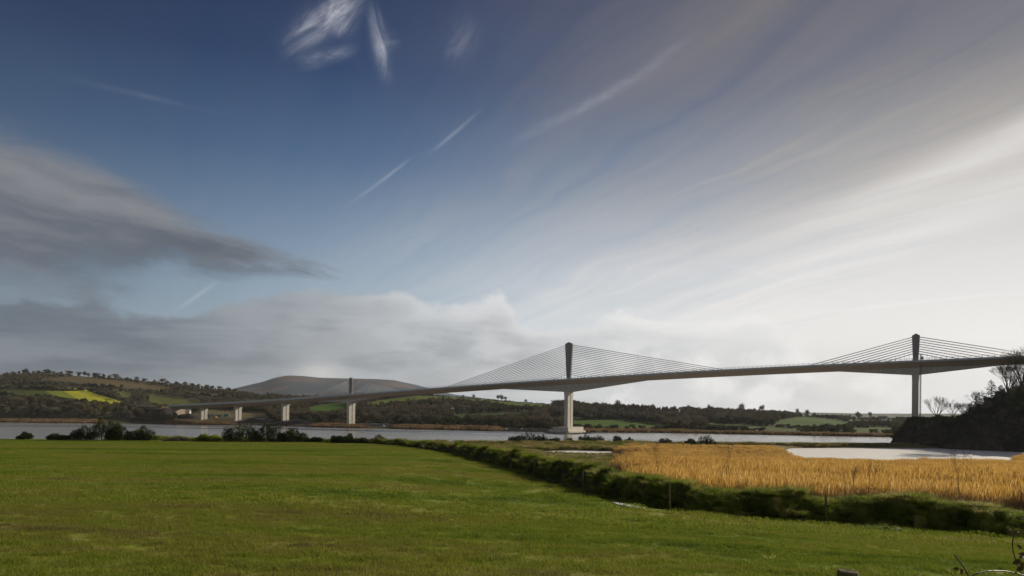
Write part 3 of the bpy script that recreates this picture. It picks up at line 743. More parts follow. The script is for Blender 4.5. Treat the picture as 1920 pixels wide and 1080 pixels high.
# ------------------------------------------------------------------ trees
def branch(mb, p, d, L, r, depth, rr, spread, twig=None, up=.12, seg=3, nch=(2, 4), tw=.022):
    q = Vector(p)
    for s in range(seg):
        d = (d + Vector((rr.gauss(0, .10), rr.gauss(0, .10), rr.gauss(up * .5, .06)))).normalized(); e = q + d * L / seg
        r1 = r * (1 - .32 / seg * 1.2); mb.tube(q, e, r, r1, 5 if r > .06 else 3, 0, False)
        if depth > 0 and s > 0:
            for _ in range(rr.randint(*nch) if s == seg - 1 else 1):
                ax = Vector((rr.gauss(0, 1), rr.gauss(0, 1), rr.gauss(0, .4))).normalized(); nd = (d + ax * spread * rr.uniform(.6, 1.2)).normalized(); nd.z += up; nd.normalize()
                branch(mb, e, nd, L * rr.uniform(.58, .8), r1 * rr.uniform(.5, .68), depth - 1, rr, spread, twig, up, seg, nch, tw)
        elif depth == 0 and twig and s >= 0:
            for _ in range(twig):
                ax = Vector((rr.gauss(0, 1), rr.gauss(0, 1), rr.gauss(.3, .6))).normalized(); l = L * rr.uniform(.3, .7); sd = d.cross(ax).normalized() * tw
                td = (d * .6 + ax * .7).normalized(); mb.tri(e - sd, e + sd, e + td * l, 1)
        q = e; r = r1
def bare_tree(name, H, seed, spread=.75, trunk=.22, depth=4, twig=3, label=None, cat='tree', loc=(0, 0, 0), lean=(0, 0), group=None):
    rr = random.Random(seed); root = empty(name, loc); tag(root, label, cat, group)
    mb = MB(); h0 = H * .17; mb.tube((0, 0, -1.0), (lean[0] * .3, lean[1] * .3, h0), H * .022 * 1.35, H * .022, 7, 0, False); mb.obj('trunk', [M_bark, M_twig], root)
    cb = MB(); nb = rr.randint(4, 6)
    for k in range(nb):
        a = 6.283 * k / nb + rr.uniform(-.4, .4); sp = rr.uniform(.25, 1.0) * spread
        branch(cb, Vector((lean[0] * .3, lean[1] * .3, h0 * rr.uniform(.8, 1))), Vector((math.cos(a) * sp + lean[0] * .2, math.sin(a) * sp, 1)).normalized(), H * .30, H * .014, depth - 1, rr, .62, twig, .12)
    cb.obj('crown', [M_bark, M_twig], root); return root
def blobtree(name, H, W, seed, mat, n, leaf, trunk=True, lobes=7, flat=.8, base=.25, tallness=1):
    """far tree: crown as leaf/twig clumps spread through several lobes; one mesh, 3 materials"""
    rr = random.Random(seed); mb = MB()
    if trunk:
        mb.tube((0, 0, -1.5), (0, 0, H * .45), H * .03, H * .018, 5, 0, False)
        for k in range(6): a = rr.uniform(0, 6.28); mb.tube((0, 0, H * rr.uniform(.2, .45)), (math.cos(a) * W * .32, math.sin(a) * W * .32, H * rr.uniform(.55, .85)), H * .013, H * .005, 3, 0, False)
    L = []
    for k in range(lobes):
        a = rr.uniform(0, 6.28); q = W * .30 * math.sqrt(rr.random()); z = H * rr.uniform(base + .15, .86); s = (1 - abs(z / H - .55) * .7)
        L.append((q * math.cos(a) * s, q * math.sin(a) * s, z, W * rr.uniform(.17, .27), H * rr.uniform(.12, .2)))
    for _ in range(n):
        x, y, z, rw, rh = rr.choice(L); d = Vector((rr.gauss(0, 1), rr.gauss(0, 1), rr.gauss(0, 1))).normalized() * rr.uniform(.45, 1.08)
        c = Vector((x + d.x * rw, y + d.y * rw, z + d.z * rh)); c.z = max(c.z, H * base * .6)
        e1 = Vector((rr.gauss(0, 1), rr.gauss(0, 1), rr.gauss(0, 1))).normalized(); e2 = (d * .7 + Vector((0, 0, .7)) + Vector((rr.gauss(0, .4), rr.gauss(0, .4), 0))).normalized()
        l = leaf * rr.uniform(.6, 1.5); mb.tri(c - e1 * l * .35, c + e1 * l * .35, c + e2 * l, 1)
    return mb.me(name, [M_bark, mat])
T_bare = [blobtree('bare_tree', rng.uniform(9, 12), rng.uniform(8, 11), 100 + s, M_twig, 620, .85, True, 9) for s in range(5)]
T_slim = [blobtree('slim_tree', 11, 5.5, 110 + s, M_twig, 460, .8, True, 7, base=.2) for s in range(3)]
T_dark = [blobtree('evergreen_tree', 8.5, 7.5, 120 + s, M_ivy, 700, .8, True, 8, base=.1) for s in range(3)]
T_scrub = [blobtree('scrub', 4.2, 7, 130 + s, M_twig if s % 2 else M_ivy, 520, .6, False, 7, base=.02) for s in range(4)]
T_gold = [blobtree('willow', 7, 8.5, 140 + s, M_gold, 620, .75, True, 8, base=.05) for s in range(2)]
T_open = []
for s in range(4):
    rr = random.Random(150 + s); mb = MB(); H = 9.5
    mb.tube((0, 0, -1), (0, 0, 2.0), .34, .28, 6, 0, False)
    for k in range(6):
        a = 6.283 * k / 6 + rr.uniform(-.4, .4); sp = rr.uniform(.25, .95)
        branch(mb, Vector((0, 0, 1.9)), Vector((math.cos(a) * sp, math.sin(a) * sp, 1)).normalized(), 3.0, .2, 2, rr, .6, None, .1)
    me_ = blobtree('x', H, 11, 150 + s, M_twig, 480, .9, False, 16, base=.25)
    i0 = len(mb.V); mb.V += [v.co.copy() for v in me_.vertices]; 
    for p in me_.polygons: mb.F.append(tuple(i0 + k for k in p.vertices)); mb.M.append(1)
    T_open.append(mb.me('hedgerow_tree', [M_bark, M_twig]))

NUM = ['first', 'second', 'third', 'fourth', 'fifth', 'sixth', 'seventh', 'eighth', 'ninth', 'tenth', 'eleventh', 'twelfth', 'thirteenth', 'fourteenth', 'fifteenth', 'sixteenth', 'seventeenth', 'eighteenth', 'nineteenth', 'twentieth']
def put(me, name, X, Y, Z, s, rz, label, cat, group=None, sz=None):
    o = obj(name, me, None, (X, Y, Z)); o.scale = (s, s, sz or s); o.rotation_euler = (0, 0, rz); return tag(o, label, cat, group)
# skyline trees on the left hill: (px, height px, width px, kind)
SKY = [(12, 8, 10, 'o'), (24, 9, 10, 'o'), (35, 8, 7, 'd'), (48, 13, 14, 'd'), (63, 9, 8, 'o'), (74, 8, 12, 'd'), (88, 12, 16, 'd'), (100, 9, 9, 'o'), (114, 7, 9, 'd'), (131, 12, 19, 'o'), (148, 11, 10, 'd'), (158, 10, 10, 'd'), (166, 10, 9, 'o'), (180, 11, 19, 'd'), (195, 8, 9, 'd'), (206, 9, 8, 'o'), (217, 13, 18, 'o'), (237, 6, 10, 'd'), (256, 10, 12, 'o'), (271, 9, 12, 'o'), (290, 7, 6, 'd'), (304, 12, 17, 'o'), (313, 9, 10, 'o'), (331, 8, 11, 'd'), (346, 11, 13, 'o'), (360, 10, 12, 'd'), (372, 9, 9, 'o'), (388, 10, 13, 'o'), (398, 9, 10, 'd'), (412, 10, 13, 'o'), (428, 9, 12, 'd'), (441, 10, 12, 'o')]
for i, (x, h, wd, k) in enumerate(SKY):
    D = ridD(x) - 6; g = pix(x, ridY(x), D); X, Y = g.x, D; Z = zfar(X, Y)
    me = (T_dark if k == 'd' else T_open)[i % (3 if k == 'd' else 4)]; base = 8.5 if k == 'd' else 10.5; w0 = 7.5 if k == 'd' else 11
    sz = h * D / F / base; sw = wd * D / F / w0
    half = 'left' if x < 231 else 'right'; n_ = i if x < 231 else i - sum(1 for q in SKY if q[0] < 231)
    put(me, 'evergreen_tree' if k == 'd' else 'hedgerow_tree', X, Y, Z - .6, sw, i * 1.3, '%s tree on the left hill skyline, %s from its %s' % ('dense dark' if k == 'd' else 'round bare winter', NUM[i] if i < 16 else NUM[len(SKY) - 1 - i], 'left end' if i < 16 else 'right end'), 'tree', 'trees along the left hill skyline', sz)
SKY2 = [(760, 6, 8), (868, 7, 6), (888, 10, 8), (934, 14, 9), (941, 15, 11), (948, 11, 8), (986, 8, 8), (1040, 12, 15), (1158, 15, 16), (1224, 9, 10), (1290, 8, 12), (1329, 12, 6), (1389, 17, 17), (1428, 14, 12), (1495, 9, 9), (1513, 9, 11), (1610, 10, 14), (1632, 9, 9)]
for i, (x, h, wd) in enumerate(SKY2):
    D = ridD(x) - 5; g = pix(x, ridY(x), D); Z = zfar(g.x, D)
    if x > 1060: h = h + 8
    where = ('between left tower and centre pier', 'right of the centre pier')[x > 1060]
    j = i if x < 1060 else i - 8
    put(T_open[i % 4], 'hedgerow_tree', g.x, D, Z - .5, wd * D / F / 10, i * 2.1, 'bare ridge tree %s, %s from the left' % (where, NUM[j]), 'tree', 'bare trees standing above the middle ridge', h * D / F / 10.5)
# dark hedge on the ridge (low bushes against the sky) and woods over the unfarmed slopes
cand = []
r2 = random.Random(5)
for _ in range(60000):
    x = r2.uniform(-140, 1760); bd = bankD(x); rd = ridD(x); k = r2.random()
    Y = bd + 26 + (rd - 8 - bd - 26) * k
    if r2.random() > Y / 1500: continue
    X = (x - 960) / F * Y; Z = zfar(X, Y); px, py = proj(X, Y, Z)
    if field_at(px, py) or field_at(px, py - 3): continue
    # keep the strip under the bridge approach open
    if 330 < px < 500 and Y < 860 and py > 766: continue
    if 640 < px < 672 and Y < 700: continue
    top = 6 if Y < 1e9 else 6
    f2 = field_at(px, py - 7)                            # trees just in front of a field must not bury it
    dens = mn.noise(Vector((X * .006, Y * .006, 2)))
    if x < 500 and py < 733 and dens < .05 and r2.random() < .55: continue
    if x < 500 and k > .95: continue
    f3 = Y < bd + 260 and (field_at(px, py - 11) is not None or field_at(px, py - 4) is not None)
    if f3 and r2.random() < .35: continue
    cand.append((X, Y, Z, px, py, (f2 is not None) or f3))
keep = []; cell = {}
for c in cand:
    sp = 4.1 if c[1] < 900 else 5.4
    g = (int(c[0] / sp), int(c[1] / sp))
    if g in cell: continue
    cell[g] = 1; keep.append(c)
protos = T_bare + T_slim + T_dark + T_scrub + T_gold      # 5,3,3,4,2
trees = []
for (X, Y, Z, px, py, low) in keep:
    v = mn.noise(Vector((X * .01, Y * .01, 6))) + r2.uniform(-.35, .35); bd = bankD(px)
    front = Y < bd + 60
    if low or (front and r2.random() < .75): idx = r2.choice([11, 12, 13, 14]); s = r2.uniform(.6, 1.1)
    elif v > .28: idx = r2.choice([8, 9, 10]); s = r2.uniform(.6, 1.05)
    elif v > -.2: idx = r2.randrange(0, 5); s = r2.uniform(.6, 1.0)
    else: idx = r2.choice([5, 6, 7, 0, 11, 13]); s = r2.uniform(.65, 1.1)
    if 155 < px < 262 and 752 < py < 775 and Y < 860 and r2.random() < .7: idx = r2.choice([15, 16]); s = r2.uniform(.7, 1.1)
    if px < 500 and Y > 1000: s *= .72
    if px > 1480: s *= .78
    trees.append((X, Y, Z - .3, r2.uniform(0, 6.28), s, idx, px, py))
names = ['bare_tree'] * 5 + ['slim_tree'] * 3 + ['evergreen_tree'] * 3 + ['shrub'] * 4 + ['willow_tree'] * 2
words = {'bare_tree': 'bare brown tree', 'slim_tree': 'slim bare tree', 'evergreen_tree': 'dark evergreen tree', 'shrub': 'low tangled shrub', 'willow_tree': 'yellowish bushy willow'}
ZONES = [(-1e9, 240, 'left of the bridge end'), (240, 430, 'behind the low left bridge end'), (430, 650, 'just left of the left tower'), (650, 850, 'just right of the left tower'), (850, 1060, 'left of the centre pier'), (1060, 1280, 'right of the centre pier'), (1280, 1470, 'in the woods beyond the reeds'), (1470, 1e9, 'round the domed green field')]
order = sorted(range(len(trees)), key=lambda i: -trees[i][4] / trees[i][1] * (1.0 if -20 < trees[i][6] < 1700 else .1))
cnt = {}; stuff = []
for i in order:
    X, Y, Z, rz, s, idx, px, py = trees[i]; nm = names[idx]
    if cnt.get(nm, 0) < 70 and -10 < px < 1690:
        cnt[nm] = cnt.get(nm, 0) + 1
        zi = [k for k, z in enumerate(ZONES) if z[0] <= px < z[1]][0]; za, zb_, zn = ZONES[zi]; za = max(za, -10); zb_ = min(zb_, 1690)
        third = ('left', 'middle', 'right')[min(2, int((px - za) / (zb_ - za) * 3))]; kk = (Y - bankD(px)) / (ridD(px) - bankD(px))
        band_ = 'by the shore' if kk < .07 else 'low' if kk < .22 else 'halfway up' if kk < .45 else 'two thirds up' if kk < .7 else 'high up'; size = 'short ' if s < .72 else 'tall ' if s > .92 else ''
        zn = '%s %s, %s part' % (band_, zn, third)
        put(protos[idx], nm, X, Y, Z, s, rz, size + words[nm] + ' ' + zn, 'shrub' if nm == 'shrub' else 'tree', ('%ss %s' % (nm.replace('_', ' '), zn)).replace('halfway up ', 'midway '))
    else: stuff.append((X, Y, Z, rz, s, idx))
# ridge hedges join the stuff
for x in np.arange(-60, 1700, 2.2):
    D = ridD(x) - 3; X = (x - 960) / F * D
    if mn.noise(Vector((x * .05, 1, 1))) > -.25: stuff.append((X, D + rng.uniform(-4, 2), zfar(X, D) - .8, rng.uniform(0, 6), rng.uniform(.35, .75) * (1.3 if x > 1060 else 1 if x > 500 else .6), rng.choice([11, 12, 13, 14])))
    if x > 1060 and rng.random() < .8: stuff.append((X, D + rng.uniform(-25, 2), zfar(X, D) - .5, rng.uniform(0, 6), rng.uniform(.6, .95) * (1 if x < 1480 else .6), rng.choice([0, 1, 2, 3, 4, 5, 6, 7])))
# hedge lines crossing the left hill
for P in ([(0, 728), (60, 730), (120, 733), (158, 732)], [(0, 718), (90, 719), (150, 724), (230, 728)], [(165, 734), (185, 741), (215, 747), (236, 752)], [(250, 732), (300, 736), (360, 741), (430, 746)], [(0, 742), (60, 746), (130, 751), (190, 760), (250, 768)]):
    for (xa, ya), (xb, yb) in zip(P, P[1:]):
        nst = int((xb - xa) / 2.2)
        for k in range(nst):
            x = xa + (xb - xa) * k / nst; y = ya + (yb - ya) * k / nst
            # find the depth where the slope shows at this height
            best = None
            for Y in np.arange(bankD(x) + 30, ridD(x), 8):
                X = (x - 960) / F * Y; Z = zfar(X, Y); e_ = abs(proj(X, Y, Z)[1] - y)
                if best is None or e_ < best[0]: best = (e_, X, Y, Z)
            _, X, Y, Z = best; stuff.append((X, Y, Z - .4, rng.uniform(0, 6), rng.uniform(.5, .95), rng.choice([11, 12, 13, 14, 8, 9])))
scatter('far_woodland', stuff, protos, 'mass of bare winter woods and hedges covering the far slopes', 'woodland')

# thin winter haze: one closed box of even air round the whole scene
hz = MB(); hz.box((0, 3300, -4.5), 14000, 7800, 420)
M_haze = bpy.data.materials.new('haze_air'); M_haze.use_nodes = True; t = NT(M_haze.node_tree); t.n.clear()
pv_ = t.n.new('ShaderNodeVolumePrincipled'); pv_.inputs['Color'].default_value = (.80, .86, .95, 1); pv_.inputs['Density'].default_value = HAZE; pv_.inputs['Anisotropy'].default_value = .2
ho = t.n.new('ShaderNodeOutputMaterial'); t.l.new(pv_.outputs[0], ho.inputs['Volume'])
tag(hz.obj('haze', M_haze), kind='stuff')
# headland cover
T_thick = [blobtree('thicket', 3.6, 5.5, 170 + s, [M_ivy, M_gorse, M_gorse, M_brush][s], 700, .36, False, 8, base=.02) for s in range(4)]
pts = []
for _ in range(12500):
    X = rng.uniform(184, 330); Y = rng.uniform(238, 440); d = sdist(X, Y)
    if d < 1.5 or (X < 205 and d < 5 and rng.random() < .5): continue
    if math.hypot(X - 239.5, Y - 405.7) < 9: continue
    s = rng.uniform(.35, .9) * (.62 if (X < 222 or Y > 372) else 1.0)
    if 208 < X < 235 and d > 12 and Y < 372 and rng.random() < .3: continue
    pts.append((X, Y, zhead(X, Y) - .4, rng.uniform(0, 6.28), s, rng.randrange(4)))
for _ in range(900):
    u = rng.uniform(.668, 1.0); Y = rng.uniform(270, 350); X = u * Y
    if sdist(X, Y) > 12: pts.append((X, Y, zhead(X, Y) - .5, rng.uniform(0, 6.28), rng.uniform(.5, .95), rng.randrange(4)))
for _ in range(9000):
    Y = rng.uniform(236, 375); X = rng.uniform(186, 300); d = sdist(X, Y)
    if d < .3 or d > 17: continue
    pts.append((X, Y, zhead(X, Y) - .3, rng.uniform(0, 6.28), rng.uniform(.28, .6), rng.randrange(4)))
for _ in range(420):
    u = rng.uniform(.672, .95); Y = rng.uniform(285, 345); X = u * Y
    if sdist(X, Y) > 14: pts.append((X, Y, zhead(X, Y) - .5, rng.uniform(0, 6.28), rng.uniform(.28, .62), 4 + rng.randrange(6)))
scatter('headland_thicket', pts, T_thick + T_dark + T_slim, 'dark thicket covering the steep headland at the right', 'thicket')
def on_head(x, D, dz=0): X = (x - 960) / F * D; return Vector((X, D, zhead(X, D) + dz))
HT = [(1757, 437, 17.5, 1.0, 'wide round-topped bare tree behind the headland, right of the right pier'), (1786, 432, 13.0, .9, 'smaller bare tree beside the wide round-topped one behind the headland'), (1806, 440, 14, .7, 'faint bare tree nearest the foot of the rising headland slope')]
for i, (x, D, H, sp, lb) in enumerate(HT):
    bare_tree('bare_tree', H, 300 + i, sp, label=lb, loc=on_head(x, D), depth=4, twig=3, group='bare trees on the headland')
HT2 = [(1889, 318, 17.5, .45, 'tall bare tree with fine branches touching the bridge deck from below'), (1916, 312, 22, .55, 'tallest dark bare tree at the right edge in front of the bridge'), (1835, 330, 12.5, .7, 'thin bare sapling between the crooked pine and the pointed conifer'), (1900, 330, 13, .5, 'slim bare tree behind the two tall ones on the headland'), (1948, 318, 19, .6, 'bare tree half cut by the right edge of the photo')]
for i, (x, D, H, sp, lb) in enumerate(HT2):
    bare_tree('bare_tree', H, 330 + i, sp, label=lb, loc=on_head(x, D), depth=5 if H > 15 else 4, twig=2, group='bare trees on the headland')
def conifer(name, H, W, seed, label, loc, lean=0.0):
    rr = random.Random(seed); root = empty(name, loc); tag(root, label, 'conifer', 'conifers on the headland')
    mb = MB(); mb.tube((0, 0, -1), (lean * H, 0, H), H * .025, .03, 6); mb.obj('trunk', M_bark, root)
    cb = MB(); 
    z = H * .12
    while z < H:
        k = z / H; n = 6
        for j in range(n):
            a = rr.uniform(0, 6.28); L = W / 2 * (1 - k) ** .8 * rr.uniform(.55, 1.15) + .15; dr = rr.uniform(-.25, .12)
            p0 = Vector((lean * z, 0, z)); dv = Vector((math.cos(a), math.sin(a), dr)).normalized()
            cb.tube(p0, p0 + dv * L, .04, .015, 3, 0, False)
            for _ in range(int(16 * L / .8) + 6):
                t_ = rr.random() ** .6; c = p0 + dv * L * t_; e = Vector((rr.gauss(0, 1), rr.gauss(0, 1), rr.gauss(0, .5))).normalized(); e2 = (dv + Vector((rr.gauss(0, .6), rr.gauss(0, .6), rr.gauss(.1, .4)))).normalized()
                l = rr.uniform(.25, .5); cb.tri(c - e * .1, c + e * .1, c + e2 * l, 1)
        z += H * .045
    cb.obj('crown', [M_bark, M_ivy], root); return root
conifer('conifer', 10.5, 10, 1, 'pointed dark conifer on the headland skyline', on_head(1858, 326, 1.5))
conifer('conifer', 8.0, 7.5, 2, 'squat bushy conifer left of the pointed one', on_head(1832, 329, 1.2), .08)
conifer('conifer', 7.5, 5.5, 3, 'crooked leaning pine at the left foot of the headland skyline', on_head(1809, 333, 1.2), .42)
conifer('conifer', 7, 6.5, 4, 'short conifer between the tall bare trees at the right edge', on_head(1903, 320, 1.2))
conifer('conifer', 6.5, 6.5, 5, 'low conifer just right of the pointed one', on_head(1876, 324, 1.2))

# ------------------------------------------------------------------ gorse and bramble near the river edge
def gorse(name, W, H, D_, seed, loc, label, n=5200, flowers=.02, leaf=.16, mat=None, group='gorse bushes along the river edge'):
    rr = random.Random(seed); mb = MB(); L = []
    k = max(3, int(W * 1.2))
    for i in range(k):
        x = (i + .5) / k * W - W / 2 + rr.uniform(-.3, .3); e = 1 - (abs(x) / (W / 2 + .01)) ** 2.4; h = H * (.55 + .45 * max(0, e)) * rr.uniform(.72, 1.05)
        L.append((x, rr.uniform(-.3, .3) * D_, h, rr.uniform(.55, .95) * max(min(.7, W * .24), W / k * 1.1)))
        L.append((x + rr.uniform(-.5, .5), rr.uniform(-.45, .1) * D_, h * rr.uniform(.45, .8), rr.uniform(.5, .9)))
    for x, y, h, r_ in L:
        for _ in range(3): mb.tube((x * .9, y, -.1), (x + rr.uniform(-.4, .4), y + rr.uniform(-.3, .3), h * .8), .04, .015, 3, 0, False)
    for _ in range(n):
        x, y, h, r_ = rr.choice(L); d = Vector((rr.gauss(0, 1), rr.gauss(0, 1), rr.gauss(.1, 1))).normalized() * rr.uniform(.55, 1.05)
        c = Vector((x + d.x * r_, y + d.y * r_, h * .55 + d.z * h * .5)); c.z = max(.02, c.z)
        e1 = Vector((rr.gauss(0, 1), rr.gauss(0, 1), rr.gauss(0, 1))).normalized(); e2 = (d + Vector((rr.gauss(0, .5), rr.gauss(0, .5), .5))).normalized(); l = leaf * rr.uniform(.7, 2.0)
        fl = rr.random() < flowers and d.z > .1
        mb.tri(c - e1 * l * .3, c + e1 * l * .3, c + e2 * l * (.6 if fl else 1), 2 if fl else 1)
    o = mb.obj(name, [M_bark, mat or M_gorse, M_gorsef]); o.location = loc; return tag(o, label, 'bush', group)
GB = [ # px centre, width px, height px, flower share, label
 (48, 20, 13, .02, 'small gorse clump at the far left of the field edge'), (110, 40, 12, .02, 'low ragged gorse left of the big dark clump'), (152, 34, 20, .02, 'rounded gorse at the left shoulder of the big dark clump'),
 (196, 52, 31, .015, 'tallest dark gorse bush at the left field edge'), (228, 40, 26, .02, 'dark gorse in the middle of the left clump'), (272, 26, 22, .10, 'gorse with yellow flecks closing the left clump'), (335, 26, 8, .0, 'low dead bramble between the two big gorse clumps'),
 (383, 22, 14, .0, 'small grey-green bush left of the second gorse clump'), (402, 24, 12, .0, 'small grey-green bush touching the second gorse clump'),
 (452, 56, 29, .04, 'broad dark gorse with yellow tips, leftmost of the second clump'), (506, 54, 28, .01, 'rounded very dark gorse in the middle of the second clump'), (550, 44, 20, .03, 'sloping gorse closing the second clump at the fence post'),
 (594, 20, 9, .03, 'low gorse just right of the fence post by the river'), (634, 28, 15, .03, 'gorse bush left of the orange-tipped pair'), (655, 16, 16, .03, 'narrow upright gorse beside the fence corner'), (676, 24, 12, .10, 'gorse dotted with yellow flowers at the fence corner')]
for i, (x, wp, hp, fl, lb) in enumerate(GB):
    D = 127 if x < 600 else 124; u = (x - 960) / F; D = min(D, Dh(u) - .3); g = Vector((u * D, D, zground(u * D, D)))
    dead = 'bramble' in lb; s = D / F
    if hp < 17: hp *= .78; wp *= .9
    gorse('bramble_bush' if dead else 'gorse_bush', wp * s * 1.1, hp * s * 1.35, 2.2, 400 + i, g, lb, n=int(2200 + wp * 70), flowers=fl, mat=M_twig if dead else (M_long if 'grey-green' in lb else None))
gorse('bramble_bush', 2.8, 1.6, 1.6, 430, Vector((-.195 * 124, 124.5, zground(-.195 * 124, 124))), 'dead brown bramble thicket at the bend of the fence', 2600, 0, mat=M_twig)
GM = [(968, 26, 12, 296, .0, 'small gorse at the left end of the row on the flood bank'), (992, 34, 17, 300, .06, 'largest gorse on the flood bank left of the centre pier'), (1015, 24, 14, 302, .03, 'gorse right behind the largest one on the flood bank'), (1040, 20, 9, 303, .0, 'low gorse on the flood bank in front of the centre pier footing'), (1066, 18, 8, 305, .0, 'very low gorse below the centre pier'), (1098, 26, 14, 306, .04, 'gorse on the flood bank just right of the centre pier'), (1120, 26, 12, 308, .03, 'brownish gorse nearer the reeds on the flood bank'),
      (1157, 12, 11, 306, .0, 'lone small gorse at the corner of the reed bed'), (1180, 14, 8, 308, .0, 'sparse scrub at the back of the reed bed'), (1248, 24, 10, 306, .0, 'low brown scrub behind the reeds'), (1296, 20, 11, 300, .0, 'dark scrub left of the yellow-flecked gorse in the reeds'), (1325, 30, 20, 300, .16, 'yellow-flecked gorse rising behind the golden reeds')]
for i, (x, wp, hp, D, fl, lb) in enumerate(GM):
    u = (x - 960) / F; g = Vector((u * D, D, zground(u * D, D))); s = D / F
    gorse('gorse_bush', wp * s, hp * s * 1.2, 3, 450 + i, g, lb, n=2600, flowers=fl, leaf=.32, mat=M_twig if 'brown' in lb else None, group='gorse bushes on the flood bank')

# ------------------------------------------------------------------ bridge
T2 = Vector((43.55, 526, 0)); DV = Vector((.852, -.523, 0)).normalized(); NV = Vector((-.523, -.852, 0)).normalized()   # along the deck / towards the viewer
zt = np.polyfit([-560, -505, -384, -230, -100, 0, 120, 230, 276, 430], [19.0, 19.6, 23.9, 30.2, 36.8, 41.0, 45.0, 47.5, 48.3, 50.5], 5)
def zdeck(t): return float(np.polyval(zt, t))
def BP(t, o, z): return T2 + DV * t + NV * o + Vector((0, 0, z))
bridge = empty('bridge', (0, 0, 0)); tag(bridge, 'long concrete cable-stayed bridge with three towers crossing the river', 'bridge')
ts = list(range(-508, 446, 6))
def sweep(name, section, mats, t0=None, t1=None, zf=zdeck, smooth=False, caps=True, tlist=None):
    tl = tlist or [t for t in ts if (t0 is None or t >= t0) and (t1 is None or t <= t1)]; V = []; Fc = []
    n = len(section(tl[0]))
    for t in tl: V += [BP(t, o, zf(t) + h) for o, h in section(t)]
    for i in range(len(tl) - 1):
        for k in range(n): Fc.append((i * n + k, i * n + (k + 1) % n, (i + 1) * n + (k + 1) % n, (i + 1) * n + k))
    if caps: Fc.append(tuple(range(n - 1, -1, -1))); Fc.append(tuple((len(tl) - 1) * n + k for k in range(n)))
    return obj(name, mesh(name, V, Fc, mats), bridge)
sweep('girder', lambda t: [(10.6, 0), (10.6, -.55), (5.0, -3.5), (-5.0, -3.5), (-10.6, -.55), (-10.6, 0)], M_soffit)
for sgn in (1, -1):
    sweep('edge_beam', lambda t: [(sgn * 10.603, .35), (sgn * 10.95, .35), (sgn * 10.95, -.75), (sgn * 10.603, -.75)], M_edge)
sweep('roadway', lambda t: [(10.4, .004), (10.4, .06), (-10.4, .06), (-10.4, .004)], M_asph)
sweep('central_barrier', lambda t: [(.35, .062), (.2, .85), (-.2, .85), (-.35, .062)], M_edge)
TW = [(-230, 17.2, 3.9, 3.0, 2.1, 6.9, 42, 8), (0, 29.2, 6.0, 3.3, 2.1, 9.3, 62, 18), (230, 17.0, 4.1, 3.0, 2.1, 7.6, 42, 8)]
names_t = ['left tower', 'centre tower', 'right tower']
for ti, (tt, hgt_, wt, wb, tr_, hd_, hl, nc) in enumerate(TW):
    def sec(t, hl=hl, tt=tt, hd_=hd_):
        k = max(0, 1 - abs(t - tt) / hl); return [(4.6, -3.503), (4.6, -3.503 - .02 - (hd_ - 3.5) * k), (-4.6, -3.503 - .02 - (hd_ - 3.5) * k), (-4.6, -3.503)]
    o = sweep('haunch', sec, M_haunch, tlist=[tt + hl * k / 8 for k in range(-8, 9)])
    zd = zdeck(tt); V = []
    he = hgt_ - 1.3
    for z, L in ((-.5, wb), (3, wb), (he, wt)):
        for a, b_ in ((-1, -1), (1, -1), (1, 1), (-1, 1)): V.append(BP(tt + a * L / 2, b_ * tr_ / 2, zd + z))
    V += [BP(tt, -tr_ / 2, zd + hgt_), BP(tt, tr_ / 2, zd + hgt_)]
    Fc = [(0, 3, 2, 1)] + [(k * 4 + i, k * 4 + (i + 1) % 4, k * 4 + 4 + (i + 1) % 4, k * 4 + 4 + i) for k in (0, 1) for i in range(4)]
    Fc += [(8, 9, 12), (9, 10, 13, 12), (10, 11, 13), (11, 8, 12, 13)]
    tw = obj('tower', mesh('tower', V, Fc, M_tower), bridge); tw['label'] = names_t[ti] + ' widening towards its pointed top'
    # saddles where the cables leave the tower
    z_hi, z_lo = (he - 1.0, 4.2) if ti == 1 else (he - .9, 5.0)
    sb = MB()
    for k in range(nc):
        f = k / (nc - 1); zz = zd + z_lo + (z_hi - z_lo) * f; wl = wb + (wt - wb) * max(0, (zz - zd - 3) / (he - 3))
        for sg in (-1, 1): sb.box(BP(tt + sg * (wl / 2 + .14), 0, zz - .28), .36, tr_ * .8, .42, (DV, NV))
    sb.obj('anchor_ledges', M_conc, tw)
    for k in range(nc):
        f = k / (nc - 1); zz = zd + z_lo + (z_hi - z_lo) * f; wl = wb + (wt - wb) * max(0, (zz - zd - 3) / (he - 3))
        an = 18 + (121 - 18) * f if nc == 18 else 18 + 43 * f
        for sg in (-1, 1):
            cb = MB(); ta = tt + sg * an; CR = .38 if ti == 0 else .23
            cb.tube(BP(tt + sg * wl / 2, 0, zz), BP(ta, 0, zdeck(ta) + .3), CR, CR, 6); cb.obj('stay_cable', M_cable, bridge, True)
    # thin poles beneath the lowest cables
    for j in range(-6, 7):
        if j == 0: continue
        hh = (z_lo) * (1 - abs(j) / 7.5) + 1.0; pb = MB(); t_ = tt + j * 2.4 + (1 if j > 0 else -1); pb.tube(BP(t_, 1.2, zdeck(t_)), BP(t_, 1.2, zdeck(t_) + hh), .06, .06, 5); pb.obj('pole', M_dark, bridge)
# parapets
for sgn in (1, -1):
    pb = MB()
    for i in range(len(ts) - 1):
        for hz, rr_ in ((1.45, .075), (.95, .045), (.62, .045)): pb.tube(BP(ts[i], sgn * 10.77, zdeck(ts[i]) + hz), BP(ts[i + 1], sgn * 10.77, zdeck(ts[i + 1]) + hz), rr_, rr_, 4, 0, False)
    t = -508.0
    while t < 440: pb.box(BP(t, sgn * 10.77, zdeck(t) + .35), .24, .24, 1.1, (DV, NV)); t += 2.8
    pb.obj('parapet', M_rail, bridge)
